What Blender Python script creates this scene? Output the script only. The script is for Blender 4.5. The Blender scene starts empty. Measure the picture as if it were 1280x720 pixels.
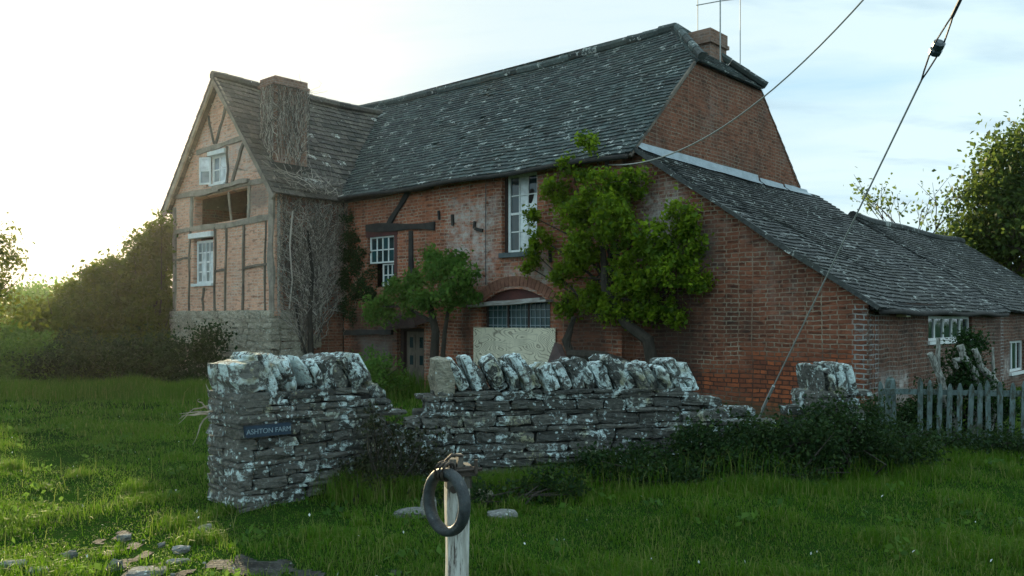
import bpy, math, random
import numpy as np
from mathutils import Vector, Matrix, noise
from mathutils.geometry import tessellate_polygon
random.seed(7)
rng = np.random.default_rng(11)
R = math.radians
scene = bpy.context.scene
COL = scene.collection

# ------------------------------------------------------------------ camera
cam = bpy.data.cameras.new('camera')
cam.sensor_width = 36.0
cam.lens = 30.18
cam.shift_y = 0.03125
cam.clip_end = 3000
cam.clip_start = 0.1
co = bpy.data.objects.new('camera', cam)
co.location = (0, 0, 1.65)
co.rotation_euler = (R(90), 0, 0)
COL.objects.link(co)
scene.camera = co

# ------------------------------------------------------------------ node helper
def new_mat(name):
    m = bpy.data.materials.new(name)
    m.use_nodes = True
    nt = m.node_tree
    nt.nodes.clear()
    return m, nt

class NT:
    def __init__(s, nt): s.nt = nt
    def n(s, typ, _props=None, **kw):
        nd = s.nt.nodes.new(typ)
        for k, v in (_props or {}).items(): setattr(nd, k, v)
        for k, v in kw.items():
            key = k.replace('_', ' ')
            inp = None
            for i in nd.inputs:
                if i.name.lower() == key.lower() and i.enabled:
                    inp = i; break
            if inp is None and k.startswith('i') and k[1:].isdigit():
                inp = nd.inputs[int(k[1:])]
            s.set(inp, v)
        return nd
    def set(s, inp, v):
        if hasattr(v, 'is_output') or isinstance(v, bpy.types.NodeSocket):
            s.nt.links.new(v, inp)
        elif isinstance(v, bpy.types.Node):
            s.nt.links.new(v.outputs[0], inp)
        else:
            if isinstance(v, (tuple, list)) and len(v) == 3 and inp.type == 'RGBA': v = (*v, 1)
            inp.default_value = v
    def mix(s, fac, a, b, mode='MIX'):
        nd = s.nt.nodes.new('ShaderNodeMix'); nd.data_type = 'RGBA'; nd.blend_type = mode
        s.set(nd.inputs[0], fac); s.set(nd.inputs[6], a); s.set(nd.inputs[7], b)
        return nd.outputs[2]
    def math(s, op, a, b=0.0, c=0.0, clamp=False):
        nd = s.nt.nodes.new('ShaderNodeMath'); nd.operation = op; nd.use_clamp = clamp
        s.set(nd.inputs[0], a); s.set(nd.inputs[1], b); s.set(nd.inputs[2], c)
        return nd.outputs[0]
    def ramp(s, v, lo, hi, a=0.0, b=1.0):
        nd = s.nt.nodes.new('ShaderNodeMapRange'); nd.clamp = True
        s.set(nd.inputs[0], v); nd.inputs[1].default_value = lo; nd.inputs[2].default_value = hi
        nd.inputs[3].default_value = a; nd.inputs[4].default_value = b
        return nd.outputs[0]
    def noise(s, vec, scale, detail=4, rough=0.55, dist=0.0):
        nd = s.n('ShaderNodeTexNoise', Vector=vec, Scale=scale, Detail=detail, Roughness=rough, Distortion=dist)
        return nd.outputs[0]
    def mapping(s, vec, scale=(1, 1, 1), loc=(0, 0, 0), rot=(0, 0, 0)):
        nd = s.n('ShaderNodeMapping'); s.set(nd.inputs[0], vec)
        nd.inputs[1].default_value = loc; nd.inputs[2].default_value = rot; nd.inputs[3].default_value = scale
        return nd.outputs[0]
    def bump(s, h, strength=0.5, dist=0.02):
        return s.n('ShaderNodeBump', Strength=strength, Distance=dist, Height=h).outputs[0]
    def out(s, sh, disp=None):
        o = s.nt.nodes.new('ShaderNodeOutputMaterial')
        s.nt.links.new(sh, o.inputs[0])
    def principled(s, base, rough=0.85, normal=None, spec=0.3, **kw):
        nd = s.nt.nodes.new('ShaderNodeBsdfPrincipled')
        s.set(nd.inputs['Base Color'], base); s.set(nd.inputs['Roughness'], rough)
        s.set(nd.inputs['Specular IOR Level'], spec)
        if normal is not None: s.set(nd.inputs['Normal'], normal)
        for k, v in kw.items(): s.set(nd.inputs[k.replace('_', ' ')], v)
        return nd.outputs[0]

def uvco(t): return t.nt.nodes.new('ShaderNodeTexCoord').outputs['UV']
def objco(t): return t.nt.nodes.new('ShaderNodeTexCoord').outputs['Object']
def rnd(t):
    a = t.nt.nodes.new('ShaderNodeAttribute'); a.attribute_name = 'Col'
    sp = t.nt.nodes.new('ShaderNodeSeparateColor'); t.nt.links.new(a.outputs[0], sp.inputs[0])
    return sp.outputs

def uv_region(t, uv, u0, u1, v0, v1, soft, nscale=2.4, amp=1.1):
    """soft-edged ragged patch in wall metres"""
    sp = t.n('ShaderNodeSeparateXYZ', Vector=uv)
    nz = t.math('MULTIPLY', t.math('SUBTRACT', t.noise(uv, nscale, 5, .65), .5), amp * 2)
    du = t.math('ABSOLUTE', t.math('SUBTRACT', sp.outputs[0], (u0 + u1) / 2))
    dv = t.math('ABSOLUTE', t.math('SUBTRACT', sp.outputs[1], (v0 + v1) / 2))
    du = t.math('DIVIDE', t.math('SUBTRACT', (u1 - u0) / 2, du), soft)
    dv = t.math('DIVIDE', t.math('SUBTRACT', (v1 - v0) / 2, dv), soft)
    m = t.math('MINIMUM', du, dv)
    return t.math('ADD', m, nz, clamp=True)

def brick_mat(name, c1, c2, mortar, patches=(), dirt=.55, white=0.45, msize=.012, bumpd=.014, contrast=1.0):
    m, nt = new_mat(name); t = NT(nt)
    uv = uvco(t)
    # wavy old courses
    wob = t.n('ShaderNodeTexNoise', Vector=uv, Scale=1.3, Detail=3).outputs['Color']
    off = t.n('ShaderNodeVectorMath', {'operation': 'SCALE'}, i0=t.n('ShaderNodeVectorMath', {'operation': 'SUBTRACT'}, i0=wob, i1=(.5, .5, .5)).outputs[0])
    off.inputs[3].default_value = .09
    wob2 = t.n('ShaderNodeTexNoise', Vector=uv, Scale=22., Detail=2).outputs['Color']
    off2 = t.n('ShaderNodeVectorMath', {'operation': 'SCALE'}, i0=t.n('ShaderNodeVectorMath', {'operation': 'SUBTRACT'}, i0=wob2, i1=(.5, .5, .5)).outputs[0])
    off2.inputs[3].default_value = .022
    vec = t.n('ShaderNodeVectorMath', {'operation': 'ADD'}, i0=uv, i1=off.outputs[0]).outputs[0]
    vec = t.n('ShaderNodeVectorMath', {'operation': 'ADD'}, i0=vec, i1=off2.outputs[0]).outputs[0]
    br = t.n('ShaderNodeTexBrick', {'offset': .5, 'squash': .55, 'squash_frequency': 2}, Vector=vec, Color1=(0, 0, 0), Color2=(1, 1, 1), Mortar=(.5, .5, .5),
             Scale=1.0, Mortar_Size=msize, Mortar_Smooth=.35, Bias=0.0, Brick_Width=.235, Row_Height=.075)
    per = br.outputs['Color']; mort = br.outputs['Fac']
    n1 = t.noise(uv, 1.1, 6, .6); n2 = t.noise(uv, 9, 5, .7); n3 = t.noise(uv, 60, 3, .6)
    nb = t.noise(t.mapping(uv, (4.2, 13, 1)), 1.0, 3, .6)
    col = t.mix(t.math('MULTIPLY', t.math('ADD', t.math('MULTIPLY', per, .6), t.ramp(nb, .3, .7, 0, .6)), contrast, clamp=True), c1, c2)
    dark = tuple(c * .3 for c in c1)
    nd_ = t.noise(t.mapping(uv, (4.3, 13.2, 1), (7.7, 3.3, 0)), 1.0, 1, .5)
    col = t.mix(t.ramp(nd_, .58, .66, 0, .7), col, tuple(c * .42 for c in c1))
    col = t.mix(t.ramp(n2, .52, .72, 0, .75), col, dark)
    col = t.mix(t.ramp(n3, .55, .8, 0, .35), col, tuple(c * .45 for c in c1))
    mcol = t.mix(t.ramp(n2, .3, .55), tuple(c * .35 for c in mortar), mortar)
    fm = t.math('MULTIPLY', mort, t.ramp(t.noise(uv, 1.9, 6, .75), .36, .6, .12, 1.0))
    col = t.mix(fm, col, mcol)
    # soot / damp
    col = t.mix(t.math('MULTIPLY', t.ramp(n1, .46, .7, 0, dirt), t.math('SUBTRACT', 1.0, t.math('MULTIPLY', mort, .5))), col, (.028, .025, .022))
    # lime bloom
    wh = t.ramp(t.noise(t.mapping(uv, (1, .7, 1), (5.2, 3.1, 0)), .9, 8, .72), .55, .75, 0, white)
    col = t.mix(wh, col, (.34, .31, .28))
    rough_h = []
    for (kind, u0, u1, v0, v1, soft) in patches:
        reg = uv_region(t, uv, u0, u1, v0, v1, soft)
        if kind == 'white':
            k = t.math('MULTIPLY', reg, t.ramp(t.noise(uv, 5.5, 7, .75), .38, .62, 0, .8))
            col = t.mix(k, col, (.50, .47, .44))
        elif kind == 'red':
            rc = t.mix(per, (.42, .115, .045), (.15, .05, .03))
            rc = t.mix(t.ramp(n2, .45, .7, 0, .8), rc, (.07, .035, .025))
            rc = t.mix(t.math('MULTIPLY', mort, .8), rc, (.04, .03, .025))
            col = t.mix(reg, col, rc)
        elif kind == 'dark':
            col = t.mix(t.math('MULTIPLY', reg, .7), col, (.02, .02, .018))
        elif kind == 'render':
            col = t.mix(t.math('MULTIPLY', reg, .75), col, t.mix(n2, (.2, .17, .15), (.09, .08, .075)))
        elif kind == 'moss':
            col = t.mix(t.math('MULTIPLY', reg, .7), col, (.05, .06, .03))
        elif kind == 'limebrick':
            col = t.mix(t.math('MULTIPLY', reg, t.math('MAXIMUM', t.math('MULTIPLY', mort, .8), t.ramp(n2, .52, .72, 0, .5))), col, (.33, .34, .33))
    h = t.math('SUBTRACT', t.math('MULTIPLY', n2, .5), t.math('MULTIPLY', mort, 1.0))
    h = t.math('ADD', h, t.math('MULTIPLY', n3, .25))
    h = t.math('ADD', h, t.math('MULTIPLY', per, .25))
    t.out(t.principled(col, .9, t.bump(h, .9, bumpd), .2))
    return m

def simple_mat(name, base, base2=None, scale=6, stretch=(1, 1, 1), rough=.8, bumpd=.006, spec=.3, metallic=0., lo=.35, hi=.65, use_uv=False, worn=None, wornlo=.55):
    m, nt = new_mat(name); t = NT(nt)
    co_ = uvco(t) if use_uv else objco(t)
    v = t.mapping(co_, stretch)
    n1 = t.noise(v, scale, 6, .65); n2 = t.noise(v, scale * 5, 4, .65)
    col = t.mix(t.ramp(n1, lo, hi), base, base2 or tuple(c * .55 for c in base))
    col = t.mix(t.ramp(n2, .5, .75, 0, .5), col, tuple(c * .5 for c in base))
    if worn:
        wn = t.noise(t.mapping(co_, tuple(q * .8 for q in stretch), (3, 1, 2)), scale * 1.7, 7, .72)
        col = t.mix(t.ramp(wn, wornlo, wornlo + .08), col, worn)
    h = t.math('ADD', n1, t.math('MULTIPLY', n2, .6))
    t.out(t.principled(col, rough, t.bump(h, .7, bumpd), spec, Metallic=metallic))
    return m

def stone_mat(name, c1, c2, lichen=.55, lich_col=(.46, .5, .47), moss=.3, sc=1.0):
    m, nt = new_mat(name); t = NT(nt)
    o = objco(t); r = rnd(t)
    n1 = t.noise(o, 7 * sc, 6, .65); n2 = t.noise(o, 34 * sc, 5, .7); n3 = t.noise(t.mapping(o, (1, 1, 3)), 14 * sc, 5, .7)
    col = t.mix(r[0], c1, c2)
    col = t.mix(t.ramp(n3, .42, .66, 0, .8), col, tuple(c * .4 for c in c1))
    col = t.mix(t.ramp(n2, .55, .75, 0, .5), col, tuple(min(1, c * 1.9) for c in c2))
    col = t.mix(t.math('MULTIPLY', t.ramp(n1, .5, .7, 0, moss), r[1]), col, (.045, .055, .02))
    # crusty lichen: ragged pale rosettes
    l1 = t.noise(t.mapping(o, (1, 1, 1), (4, 2, 7)), 9 * sc, 7, .72, .6)
    thr = t.math('SUBTRACT', l1, t.math('MULTIPLY', r[2], .12))
    lm = t.ramp(thr, lichen - .005, lichen + .05)
    vo = t.n('ShaderNodeTexVoronoi', Vector=o, Scale=16 * sc, Randomness=1.0)
    sp = t.ramp(t.math('ADD', vo.outputs['Distance'], t.math('MULTIPLY', n2, .22)), .30, .36, 1, 0)
    sp = t.math('MULTIPLY', sp, t.ramp(n1, .44, .52))
    lm = t.math('MAXIMUM', lm, sp)
    lm = t.math('MULTIPLY', lm, t.ramp(n2, .3, .48))
    lc = t.mix(t.ramp(t.noise(t.mapping(o, (1, 1, 1), (2, 8, 5)), 3.1 * sc, 4, .6), .5, .64), t.mix(n2, lich_col, tuple(min(1, c * 1.3) for c in lich_col)), (.34, .33, .22))
    col = t.mix(lm, col, lc)
    h = t.math('ADD', t.math('MULTIPLY', n3, 1.0), t.math('MULTIPLY', n2, .5))
    h = t.math('ADD', h, t.math('MULTIPLY', lm, .15))
    t.out(t.principled(col, .95, t.bump(h, 1.0, .03 / sc), .15))
    return m

def tile_mat(name, c1, c2, lichen=.66):
    m, nt = new_mat(name); t = NT(nt)
    o = objco(t); r = rnd(t)
    n1 = t.noise(o, .8, 6, .65); n2 = t.noise(o, 14, 5, .7); n3 = t.noise(o, 50, 3, .6)
    col = t.mix(r[0], c1, c2)
    col = t.mix(t.ramp(n2, .45, .7, 0, .6), col, tuple(c * .4 for c in c1))
    col = t.mix(t.ramp(n1, .48, .68, 0, .35), col, (.05, .052, .034))
    ln = t.noise(t.mapping(o, (1, 1, 1), (9, 1, 3)), 6.5, 8, .75, .4)
    lm = t.ramp(t.math('SUBTRACT', ln, t.math('MULTIPLY', t.math('POWER', r[2], 6.0), .2)), lichen, lichen + .03)
    lm = t.math('MAXIMUM', lm, t.math('MULTIPLY', t.math('GREATER_THAN', r[1], .955), t.math('MULTIPLY', t.ramp(n2, .5, .55), t.ramp(n1, .38, .5))))
    lm = t.math('MULTIPLY', lm, t.ramp(n3, .35, .5))
    col = t.mix(lm, col, (.55, .58, .54))
    h = t.math('ADD', n2, t.math('MULTIPLY', n3, .5))
    t.out(t.principled(col, t.ramp(n2, .3, .7, .5, .8), t.bump(h, .8, .015), .35))
    return m

def leaf_mat(name, c1, c2, c3, trans=.45, tc=None, rough=.5):
    m, nt = new_mat(name); t = NT(nt)
    r = rnd(t)
    col = t.mix(r[0], c1, c2)
    col = t.mix(t.math('POWER', r[1], 3.0), col, c3)
    d = t.principled(col, rough, None, .1)
    tr = t.n('ShaderNodeBsdfTranslucent', Color=t.mix(.5, col, tc or tuple(min(1, c * 2.2) for c in c3)))
    mx = t.n('ShaderNodeMixShader', i0=trans, i1=d, i2=tr.outputs[0])
    t.out(mx.outputs[0])
    return m

M = {}
M['brick_front'] = brick_mat('old_red_brick', (.20, .062, .034), (.47, .165, .088), (.44, .35, .27),
    patches=[('white', -9.3, -7.5, 2.3, 4.4, .35), ('white', -7.6, -6.2, 2.1, 2.9, .4), ('white', -6.6, -6.2, 2.3, 3.1, .15), ('dark', -13, -10.4, 0, 2.2, .5),
             ('render', -12.4, -10.9, -.2, 1.35, .3), ('dark', -8.9, -8.2, 0, 2.4, .3), ('dark', -6.2, -4.3, 0, 2.2, .6)], white=.5, dirt=.5)
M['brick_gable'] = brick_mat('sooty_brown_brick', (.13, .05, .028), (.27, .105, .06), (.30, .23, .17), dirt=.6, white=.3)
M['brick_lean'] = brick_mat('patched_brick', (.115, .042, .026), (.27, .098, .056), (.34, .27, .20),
    patches=[('red', -2.1, -.1, .0, 1.25, .3), ('red', -3.3, -1.5, .2, .95, .3), ('dark', -4.2, -2.6, 0, 2.6, .5), ('white', -4.2, -3.0, 2.7, 4.2, .4), ('moss', -4, 0, -.2, .35, .25), ('limebrick', -.25, .2, 0, 1.9, .06), ('render', -3.4, -2.4, 2.3, 3.4, .5)], dirt=.75, white=.4)  # dark patch at the left is shade under the climber, put into the colour
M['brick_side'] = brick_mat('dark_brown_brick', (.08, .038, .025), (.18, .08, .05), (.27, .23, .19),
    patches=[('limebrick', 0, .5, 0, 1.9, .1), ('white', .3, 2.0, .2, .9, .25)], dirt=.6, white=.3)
M['brick_wing'] = brick_mat('pink_infill_brick', (.54, .26, .17), (.74, .44, .31), (.62, .50, .40), patches=[('white', -16.5, -13, 4.9, 6.6, .8), ('render', -14.2, -13, 4.1, 5.0, .3)], dirt=.2, white=.35, bumpd=.008)
M['brick_chim'] = brick_mat('chimney_brick', (.22, .12, .085), (.30, .18, .13), (.3, .26, .22), dirt=.4, white=.45)
M['rubble'] = stone_mat('pale_rubble', (.30, .27, .21), (.48, .44, .35), lichen=.6, moss=.3)
M['dry_stone'] = stone_mat('lichened_limestone', (.07, .072, .066), (.17, .165, .145), lichen=.495, lich_col=(.58, .68, .67))
M['coping'] = stone_mat('lichened_coping', (.06, .062, .058), (.19, .19, .17), lichen=.432, lich_col=(.60, .70, .69))
M['bare_stone'] = stone_mat('bare_limestone', (.3, .28, .22), (.38, .35, .27), lichen=.68, moss=.15)
M['core'] = simple_mat('dark_rubble_core', (.02, .02, .018), scale=20)
M['tile'] = tile_mat('stone_roof_tile', (.022, .03, .03), (.075, .105, .10), .585)
M['tile_wing'] = tile_mat('wing_roof_tile', (.032, .032, .027), (.11, .10, .08), .62)
M['tile_lean'] = tile_mat('lean_to_tile', (.016, .02, .021), (.055, .06, .058), .575)
M['timber'] = simple_mat('weathered_oak', (.20, .165, .13), (.085, .07, .058), scale=3, stretch=(1, 1, 1), rough=.9, bumpd=.02)
M['timber_grey'] = simple_mat('silvered_oak', (.33, .29, .24), (.16, .135, .11), scale=4, rough=.9, bumpd=.02)
M['timber_black'] = simple_mat('black_oak', (.022, .022, .022), (.05, .045, .04), scale=5, rough=.85, bumpd=.02)
M['white_paint'] = simple_mat('flaking_white_paint', (.74, .76, .75), (.60, .62, .60), scale=7, rough=.6, worn=(.2, .17, .14), wornlo=.66)
M['post_paint'] = simple_mat('peeling_white_post_paint', (.66, .65, .60), (.45, .43, .38), scale=9, stretch=(5, 5, .45), rough=.8, worn=(.10, .08, .065), wornlo=.53, bumpd=.02, lo=.42, hi=.58)
M['old_wood'] = simple_mat('grey_bare_wood', (.22, .2, .17), (.09, .08, .065), scale=9, stretch=(3, 3, .5), rough=.9, bumpd=.02)
M['fence_paint'] = simple_mat('green_grey_picket_paint', (.14, .19, .185), (.06, .085, .08), scale=8, stretch=(2, 2, .7), rough=.85, worn=(.05, .055, .04), wornlo=.5)
M['dead_wood'] = simple_mat('bleached_dead_wood', (.40, .40, .36), (.12, .115, .095), scale=11, stretch=(3, 3, .5), rough=.95, bumpd=.05, lo=.42, hi=.6, worn=(.07, .065, .05), wornlo=.6)
M['bark'] = simple_mat('dark_bark', (.06, .05, .04), (.03, .026, .02), scale=14, stretch=(1, 1, .35), rough=.95, bumpd=.03)
m, nt = new_mat('grey_creeper_twig'); t = NT(nt); r_ = rnd(t)
t.out(t.principled(t.mix(t.math('POWER', r_[0], 2.2), (.09, .08, .068), (.52, .48, .42)), .9, None, .2)); M['creeper_twig'] = m
M['twig'] = simple_mat('bare_twig', (.42, .38, .32), (.20, .18, .15), scale=9, rough=.9)
M['red_paint'] = simple_mat('dull_red_paint', (.12, .04, .035), (.07, .03, .028), scale=6, rough=.7)
M['dark_frame'] = simple_mat('dark_red_frame', (.05, .028, .024), (.03, .02, .018), scale=8, rough=.7)
M['door_wood'] = simple_mat('grey_door_wood', (.17, .14, .11), (.09, .075, .06), scale=6, stretch=(2, 2, .5), rough=.8)
M['canopy'] = simple_mat('peeling_canopy_board', (.42, .42, .40), (.18, .15, .13), scale=5, stretch=(.6, 2, 2), rough=.8)
M['lead'] = simple_mat('lead_flashing', (.36, .42, .46), (.24, .29, .32), scale=5, rough=.5, bumpd=.01, spec=.5)
M['slate'] = simple_mat('slate_sill', (.10, .13, .14), (.06, .075, .08), scale=7, rough=.6)
M['rust'] = simple_mat('rusty_sheet', (.085, .05, .045), (.05, .032, .03), scale=8, rough=.7, spec=.4)
M['rubber'] = simple_mat('scuffed_black_rubber', (.016, .02, .023), (.05, .06, .064), scale=22, rough=.55, bumpd=.01, spec=.45, worn=(.13, .13, .12), wornlo=.6)
M['iron'] = simple_mat('rusted_iron', (.06, .05, .045), (.10, .075, .06), scale=30, rough=.6, metallic=.5)
M['cable_pale'] = simple_mat('pale_cable', (.42, .42, .38), (.34, .33, .3), scale=30, rough=.6)
M['cable_dark'] = simple_mat('dark_cable', (.05, .06, .07), (.03, .035, .045), scale=30, rough=.5)
M['galv'] = simple_mat('galvanised_strand', (.45, .47, .45), (.3, .31, .3), scale=40, rough=.6, metallic=.1)
M['ceramic'] = simple_mat('dark_glazed_insulator', (.02, .035, .045), (.03, .05, .06), scale=10, rough=.25, spec=.6)
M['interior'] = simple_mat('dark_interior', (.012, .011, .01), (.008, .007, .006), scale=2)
M['mud'] = simple_mat('clods', (.05, .042, .03), scale=9)
M['sign_blue'] = simple_mat('dark_blue_enamel', (.02, .045, .075), (.015, .03, .05), scale=25, rough=.45)
M['sign_letter'] = simple_mat('faded_letter_paint', (.32, .42, .46), (.16, .22, .26), scale=120, rough=.6)
M['lamp_body'] = simple_mat('yellowed_lamp_housing', (.34, .32, .14), (.24, .23, .10), scale=12, rough=.5)
M['loose_stone'] = stone_mat('loose_stone', (.17, .175, .165), (.34, .34, .32), lichen=.62, moss=.2)

def glass(name, base, rough=.06, spec=.6):
    m, nt = new_mat(name); t = NT(nt)
    o = objco(t)
    col = t.mix(t.ramp(t.noise(o, 3, 4, .6), .35, .65), base, tuple(c * .5 for c in base))
    t.out(t.principled(col, rough, t.bump(t.noise(o, 4, 2), .15, .01), spec))
    return m
M['glass'] = glass('dark_pane', (.02, .045, .05))
M['glass_teal'] = glass('teal_leaded_pane', (.02, .075, .085), .2)
M['pane_white'] = glass('blinded_pane', (.84, .88, .88), .25, .4)
M['pane_grey'] = glass('dusty_pane', (.30, .34, .34), .2, .5)

# plywood with wild figured grain
m, nt = new_mat('weathered_plywood'); t = NT(nt)
uv = uvco(t)
nn = t.noise(t.mapping(uv, (1.1, 2.6, 1)), 1.3, 1.5, .35)
rings = t.math('ABSOLUTE', t.math('SUBTRACT', t.math('FRACT', t.math('MULTIPLY', nn, 19)), .5))
line = t.ramp(rings, .0, .22, .85, 0)
col = t.mix(t.ramp(t.noise(uv, 3, 4), .3, .7), (.74, .68, .52), (.6, .55, .42))
col = t.mix(t.math('MULTIPLY', line, t.ramp(t.noise(uv, 2.2, 3), .3, .5)), col, (.12, .10, .07))
st_ = t.noise(t.mapping(uv, (3.5, .7, 1)), 2.0, 6, .7)
col = t.mix(t.ramp(st_, .52, .72, 0, .55), col, (.30, .27, .2))
col = t.mix(t.ramp(t.noise(uv, 26, 4, .7), .55, .75, 0, .5), col, (.34, .3, .22))
t.out(t.principled(col, .75, None, .25)); M['ply'] = m

M['leaf_wist'] = leaf_mat('wisteria_leaf', (.008, .03, .004), (.045, .11, .009), (.27, .37, .02), .4, rough=.45)
M['leaf_mid'] = leaf_mat('shrub_leaf', (.018, .06, .012), (.06, .14, .022), (.14, .24, .04), .4)
M['leaf_ivy'] = leaf_mat('ivy_leaf', (.006, .02, .006), (.016, .04, .01), (.03, .065, .015), .2)
M['leaf_hedge'] = leaf_mat('hedge_leaf', (.014, .04, .008), (.035, .07, .010), (.09, .12, .014), .33, (.30, .34, .02))
M['leaf_bramble'] = leaf_mat('bramble_leaf', (.006, .02, .007), (.018, .045, .012), (.05, .08, .02), .2)
M['leaf_tree'] = leaf_mat('tree_leaf', (.022, .05, .012), (.05, .09, .02), (.09, .13, .03), .45, (.22, .3, .05))
M['leaf_creeper'] = leaf_mat('creeper_leaf', (.01, .018, .007), (.03, .04, .015), (.06, .06, .03), .2)
M['grass'] = leaf_mat('grass_blade', (.018, .075, .006), (.08, .19, .009), (.24, .23, .08), .45, (.14, .28, .006), .6)

m, nt = new_mat('meadow_soil'); t = NT(nt)
o = objco(t)
n1 = t.noise(o, .6, 6, .6); n2 = t.noise(o, 14, 6, .7)
col = t.mix(t.ramp(n1, .35, .65), (.012, .034, .006), (.02, .052, .008))
col = t.mix(t.ramp(n2, .5, .7), col, (.014, .018, .008))
t.out(t.principled(col, 1.0, t.bump(n2, .4, .02), .0)); M['ground'] = m

m, nt = new_mat('stony_path'); t = NT(nt)
o = objco(t)
vo = t.n('ShaderNodeTexVoronoi', Vector=o, Scale=34, Randomness=1.)
n2 = t.noise(o, 9, 6, .7); n3 = t.noise(o, 60, 4, .7)
col = t.mix(t.ramp(n2, .4, .62), (.028, .028, .026), (.085, .085, .08))
col = t.mix(t.ramp(vo.outputs['Distance'], .0, .35, .4, 0), col, (.24, .24, .22))
col = t.mix(t.ramp(n3, .5, .7, 0, .7), col, (.04, .035, .028))
t.out(t.principled(col, .85, t.bump(t.math('SUBTRACT', n3, vo.outputs['Distance']), 1, .02), .1)); M['path'] = m

# ------------------------------------------------------------------ mesh builder
class MB:
    def __init__(s): s.v = []; s.f = []; s.uv = []; s.c = []; s.mi = []
    def add(s, pts, uvs=None, c=None, mi=0):
        i = len(s.v); n = len(pts)
        s.v.extend([tuple(p) for p in pts]); s.f.append(tuple(range(i, i + n)))
        s.uv.append(uvs if uvs else [(p[0] + p[1], p[2]) for p in pts])
        c = c or (random.random(), random.random(), random.random()); s.c.extend([c] * n); s.mi.append(mi)
    def mesh(s, verts, faces, c=None, uvf=None, mi=0):
        i = len(s.v); c = c or (random.random(), random.random(), random.random())
        s.v.extend([tuple(p) for p in verts]); s.c.extend([c] * len(verts))
        for f in faces:
            s.f.append(tuple(i + k for k in f)); s.mi.append(mi)
            s.uv.append([uvf(verts[k]) if uvf else (verts[k][0] + verts[k][1], verts[k][2]) for k in f])
    def box(s, x0, x1, y0, y1, z0, z1, c=None, mi=0):
        P = [(x, y, z) for z in (z0, z1) for y in (y0, y1) for x in (x0, x1)]
        c = c or (random.random(), random.random(), random.random())
        for f, ax in (((0, 2, 3, 1), 2), ((4, 5, 7, 6), 2), ((0, 1, 5, 4), 1), ((2, 6, 7, 3), 1), ((0, 4, 6, 2), 0), ((1, 3, 7, 5), 0)):
            pts = [P[k] for k in f]
            uv = [(p[0], p[1]) if ax == 2 else (p[0], p[2]) if ax == 1 else (p[1], p[2]) for p in pts]
            s.add(pts, uv, c, mi)
    def bar(s, p0, p1, w, d, side=(0, 1, 0), rough=0.0, segs=1, c=None, taper=1.0):
        """squared timber from p0 to p1: width w across, depth d along `side`"""
        p0 = Vector(p0); p1 = Vector(p1); a = (p1 - p0).normalized(); sd = Vector(side)
        sd = (sd - a * sd.dot(a)).normalized(); u = a.cross(sd)
        c = c or (random.random(), random.random(), random.random()); rings = []
        seed = random.random() * 100
        for k in range(segs + 1):
            q = k / segs; p = p0.lerp(p1, q); tw = 1 + (taper - 1) * q
            nz = noise.noise_vector(Vector((q * 3.1, seed, 0))) * rough
            ww = w * tw * (1 + .5 * noise.noise(Vector((q * 4, seed, 3))) * (rough > 0))
            p = p + u * nz.x + sd * nz.y * .3
            rings.append([p + u * sx * ww / 2 + sd * sy * d / 2 for sx, sy in ((-1, -1), (1, -1), (1, 1), (-1, 1))])
        vs = [q for r in rings for q in r]; fs = []
        for k in range(segs):
            for j in range(4):
                fs.append((k * 4 + j, k * 4 + (j + 1) % 4, k * 4 + 4 + (j + 1) % 4, k * 4 + 4 + j))
        fs += [(3, 2, 1, 0), tuple(segs * 4 + j for j in range(4))]
        s.mesh(vs, fs, c)
    def tube(s, pts, rad, sides=6, c=None, caps=True):
        pts = [Vector(p) for p in pts]; n = len(pts)
        if not hasattr(rad, '__len__'): rad = [rad] * n
        c = c or (random.random(), random.random(), random.random())
        vs = []; ref = Vector((.31, .17, .93))
        for k in range(n):
            a = (pts[min(k + 1, n - 1)] - pts[max(k - 1, 0)])
            a = a.normalized() if a.length > 1e-9 else Vector((0, 0, 1))
            u = a.cross(ref)
            if u.length < .05: u = a.cross(Vector((1, 0, 0)))
            u.normalize(); w = a.cross(u)
            for j in range(sides):
                t_ = 2 * math.pi * j / sides
                vs.append(pts[k] + (u * math.cos(t_) + w * math.sin(t_)) * rad[k])
        fs = [(k * sides + j, k * sides + (j + 1) % sides, (k + 1) * sides + (j + 1) % sides, (k + 1) * sides + j) for k in range(n - 1) for j in range(sides)]
        if caps: fs += [tuple(range(sides))[::-1], tuple((n - 1) * sides + j for j in range(sides))]
        s.mesh(vs, fs, c)
    def build(s, name, mats, parent=None, smooth=False, bevel=0):
        me = bpy.data.meshes.new(name)
        me.from_pydata(s.v, [], s.f)
        ul = me.uv_layers.new(name='UVMap')
        ul.data.foreach_set('uv', np.array([q for f in s.uv for q in f], dtype=np.float32).ravel())
        ca = me.attributes.new('Col', 'FLOAT_COLOR', 'POINT')
        cc = np.ones((len(s.v), 4), np.float32); cc[:, :3] = np.array(s.c, np.float32)
        ca.data.foreach_set('color', cc.ravel())
        for mm in (mats if isinstance(mats, (list, tuple)) else [mats]): me.materials.append(mm)
        me.polygons.foreach_set('material_index', np.array(s.mi, np.int32))
        if smooth: me.polygons.foreach_set('use_smooth', np.ones(len(s.f), bool))
        me.update()
        o = bpy.data.objects.new(name, me); COL.objects.link(o)
        if parent: o.parent = parent
        if bevel:
            b = o.modifiers.new('edge', 'BEVEL'); b.width = bevel; b.segments = 2; b.limit_method = 'ANGLE'
        return o

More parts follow.
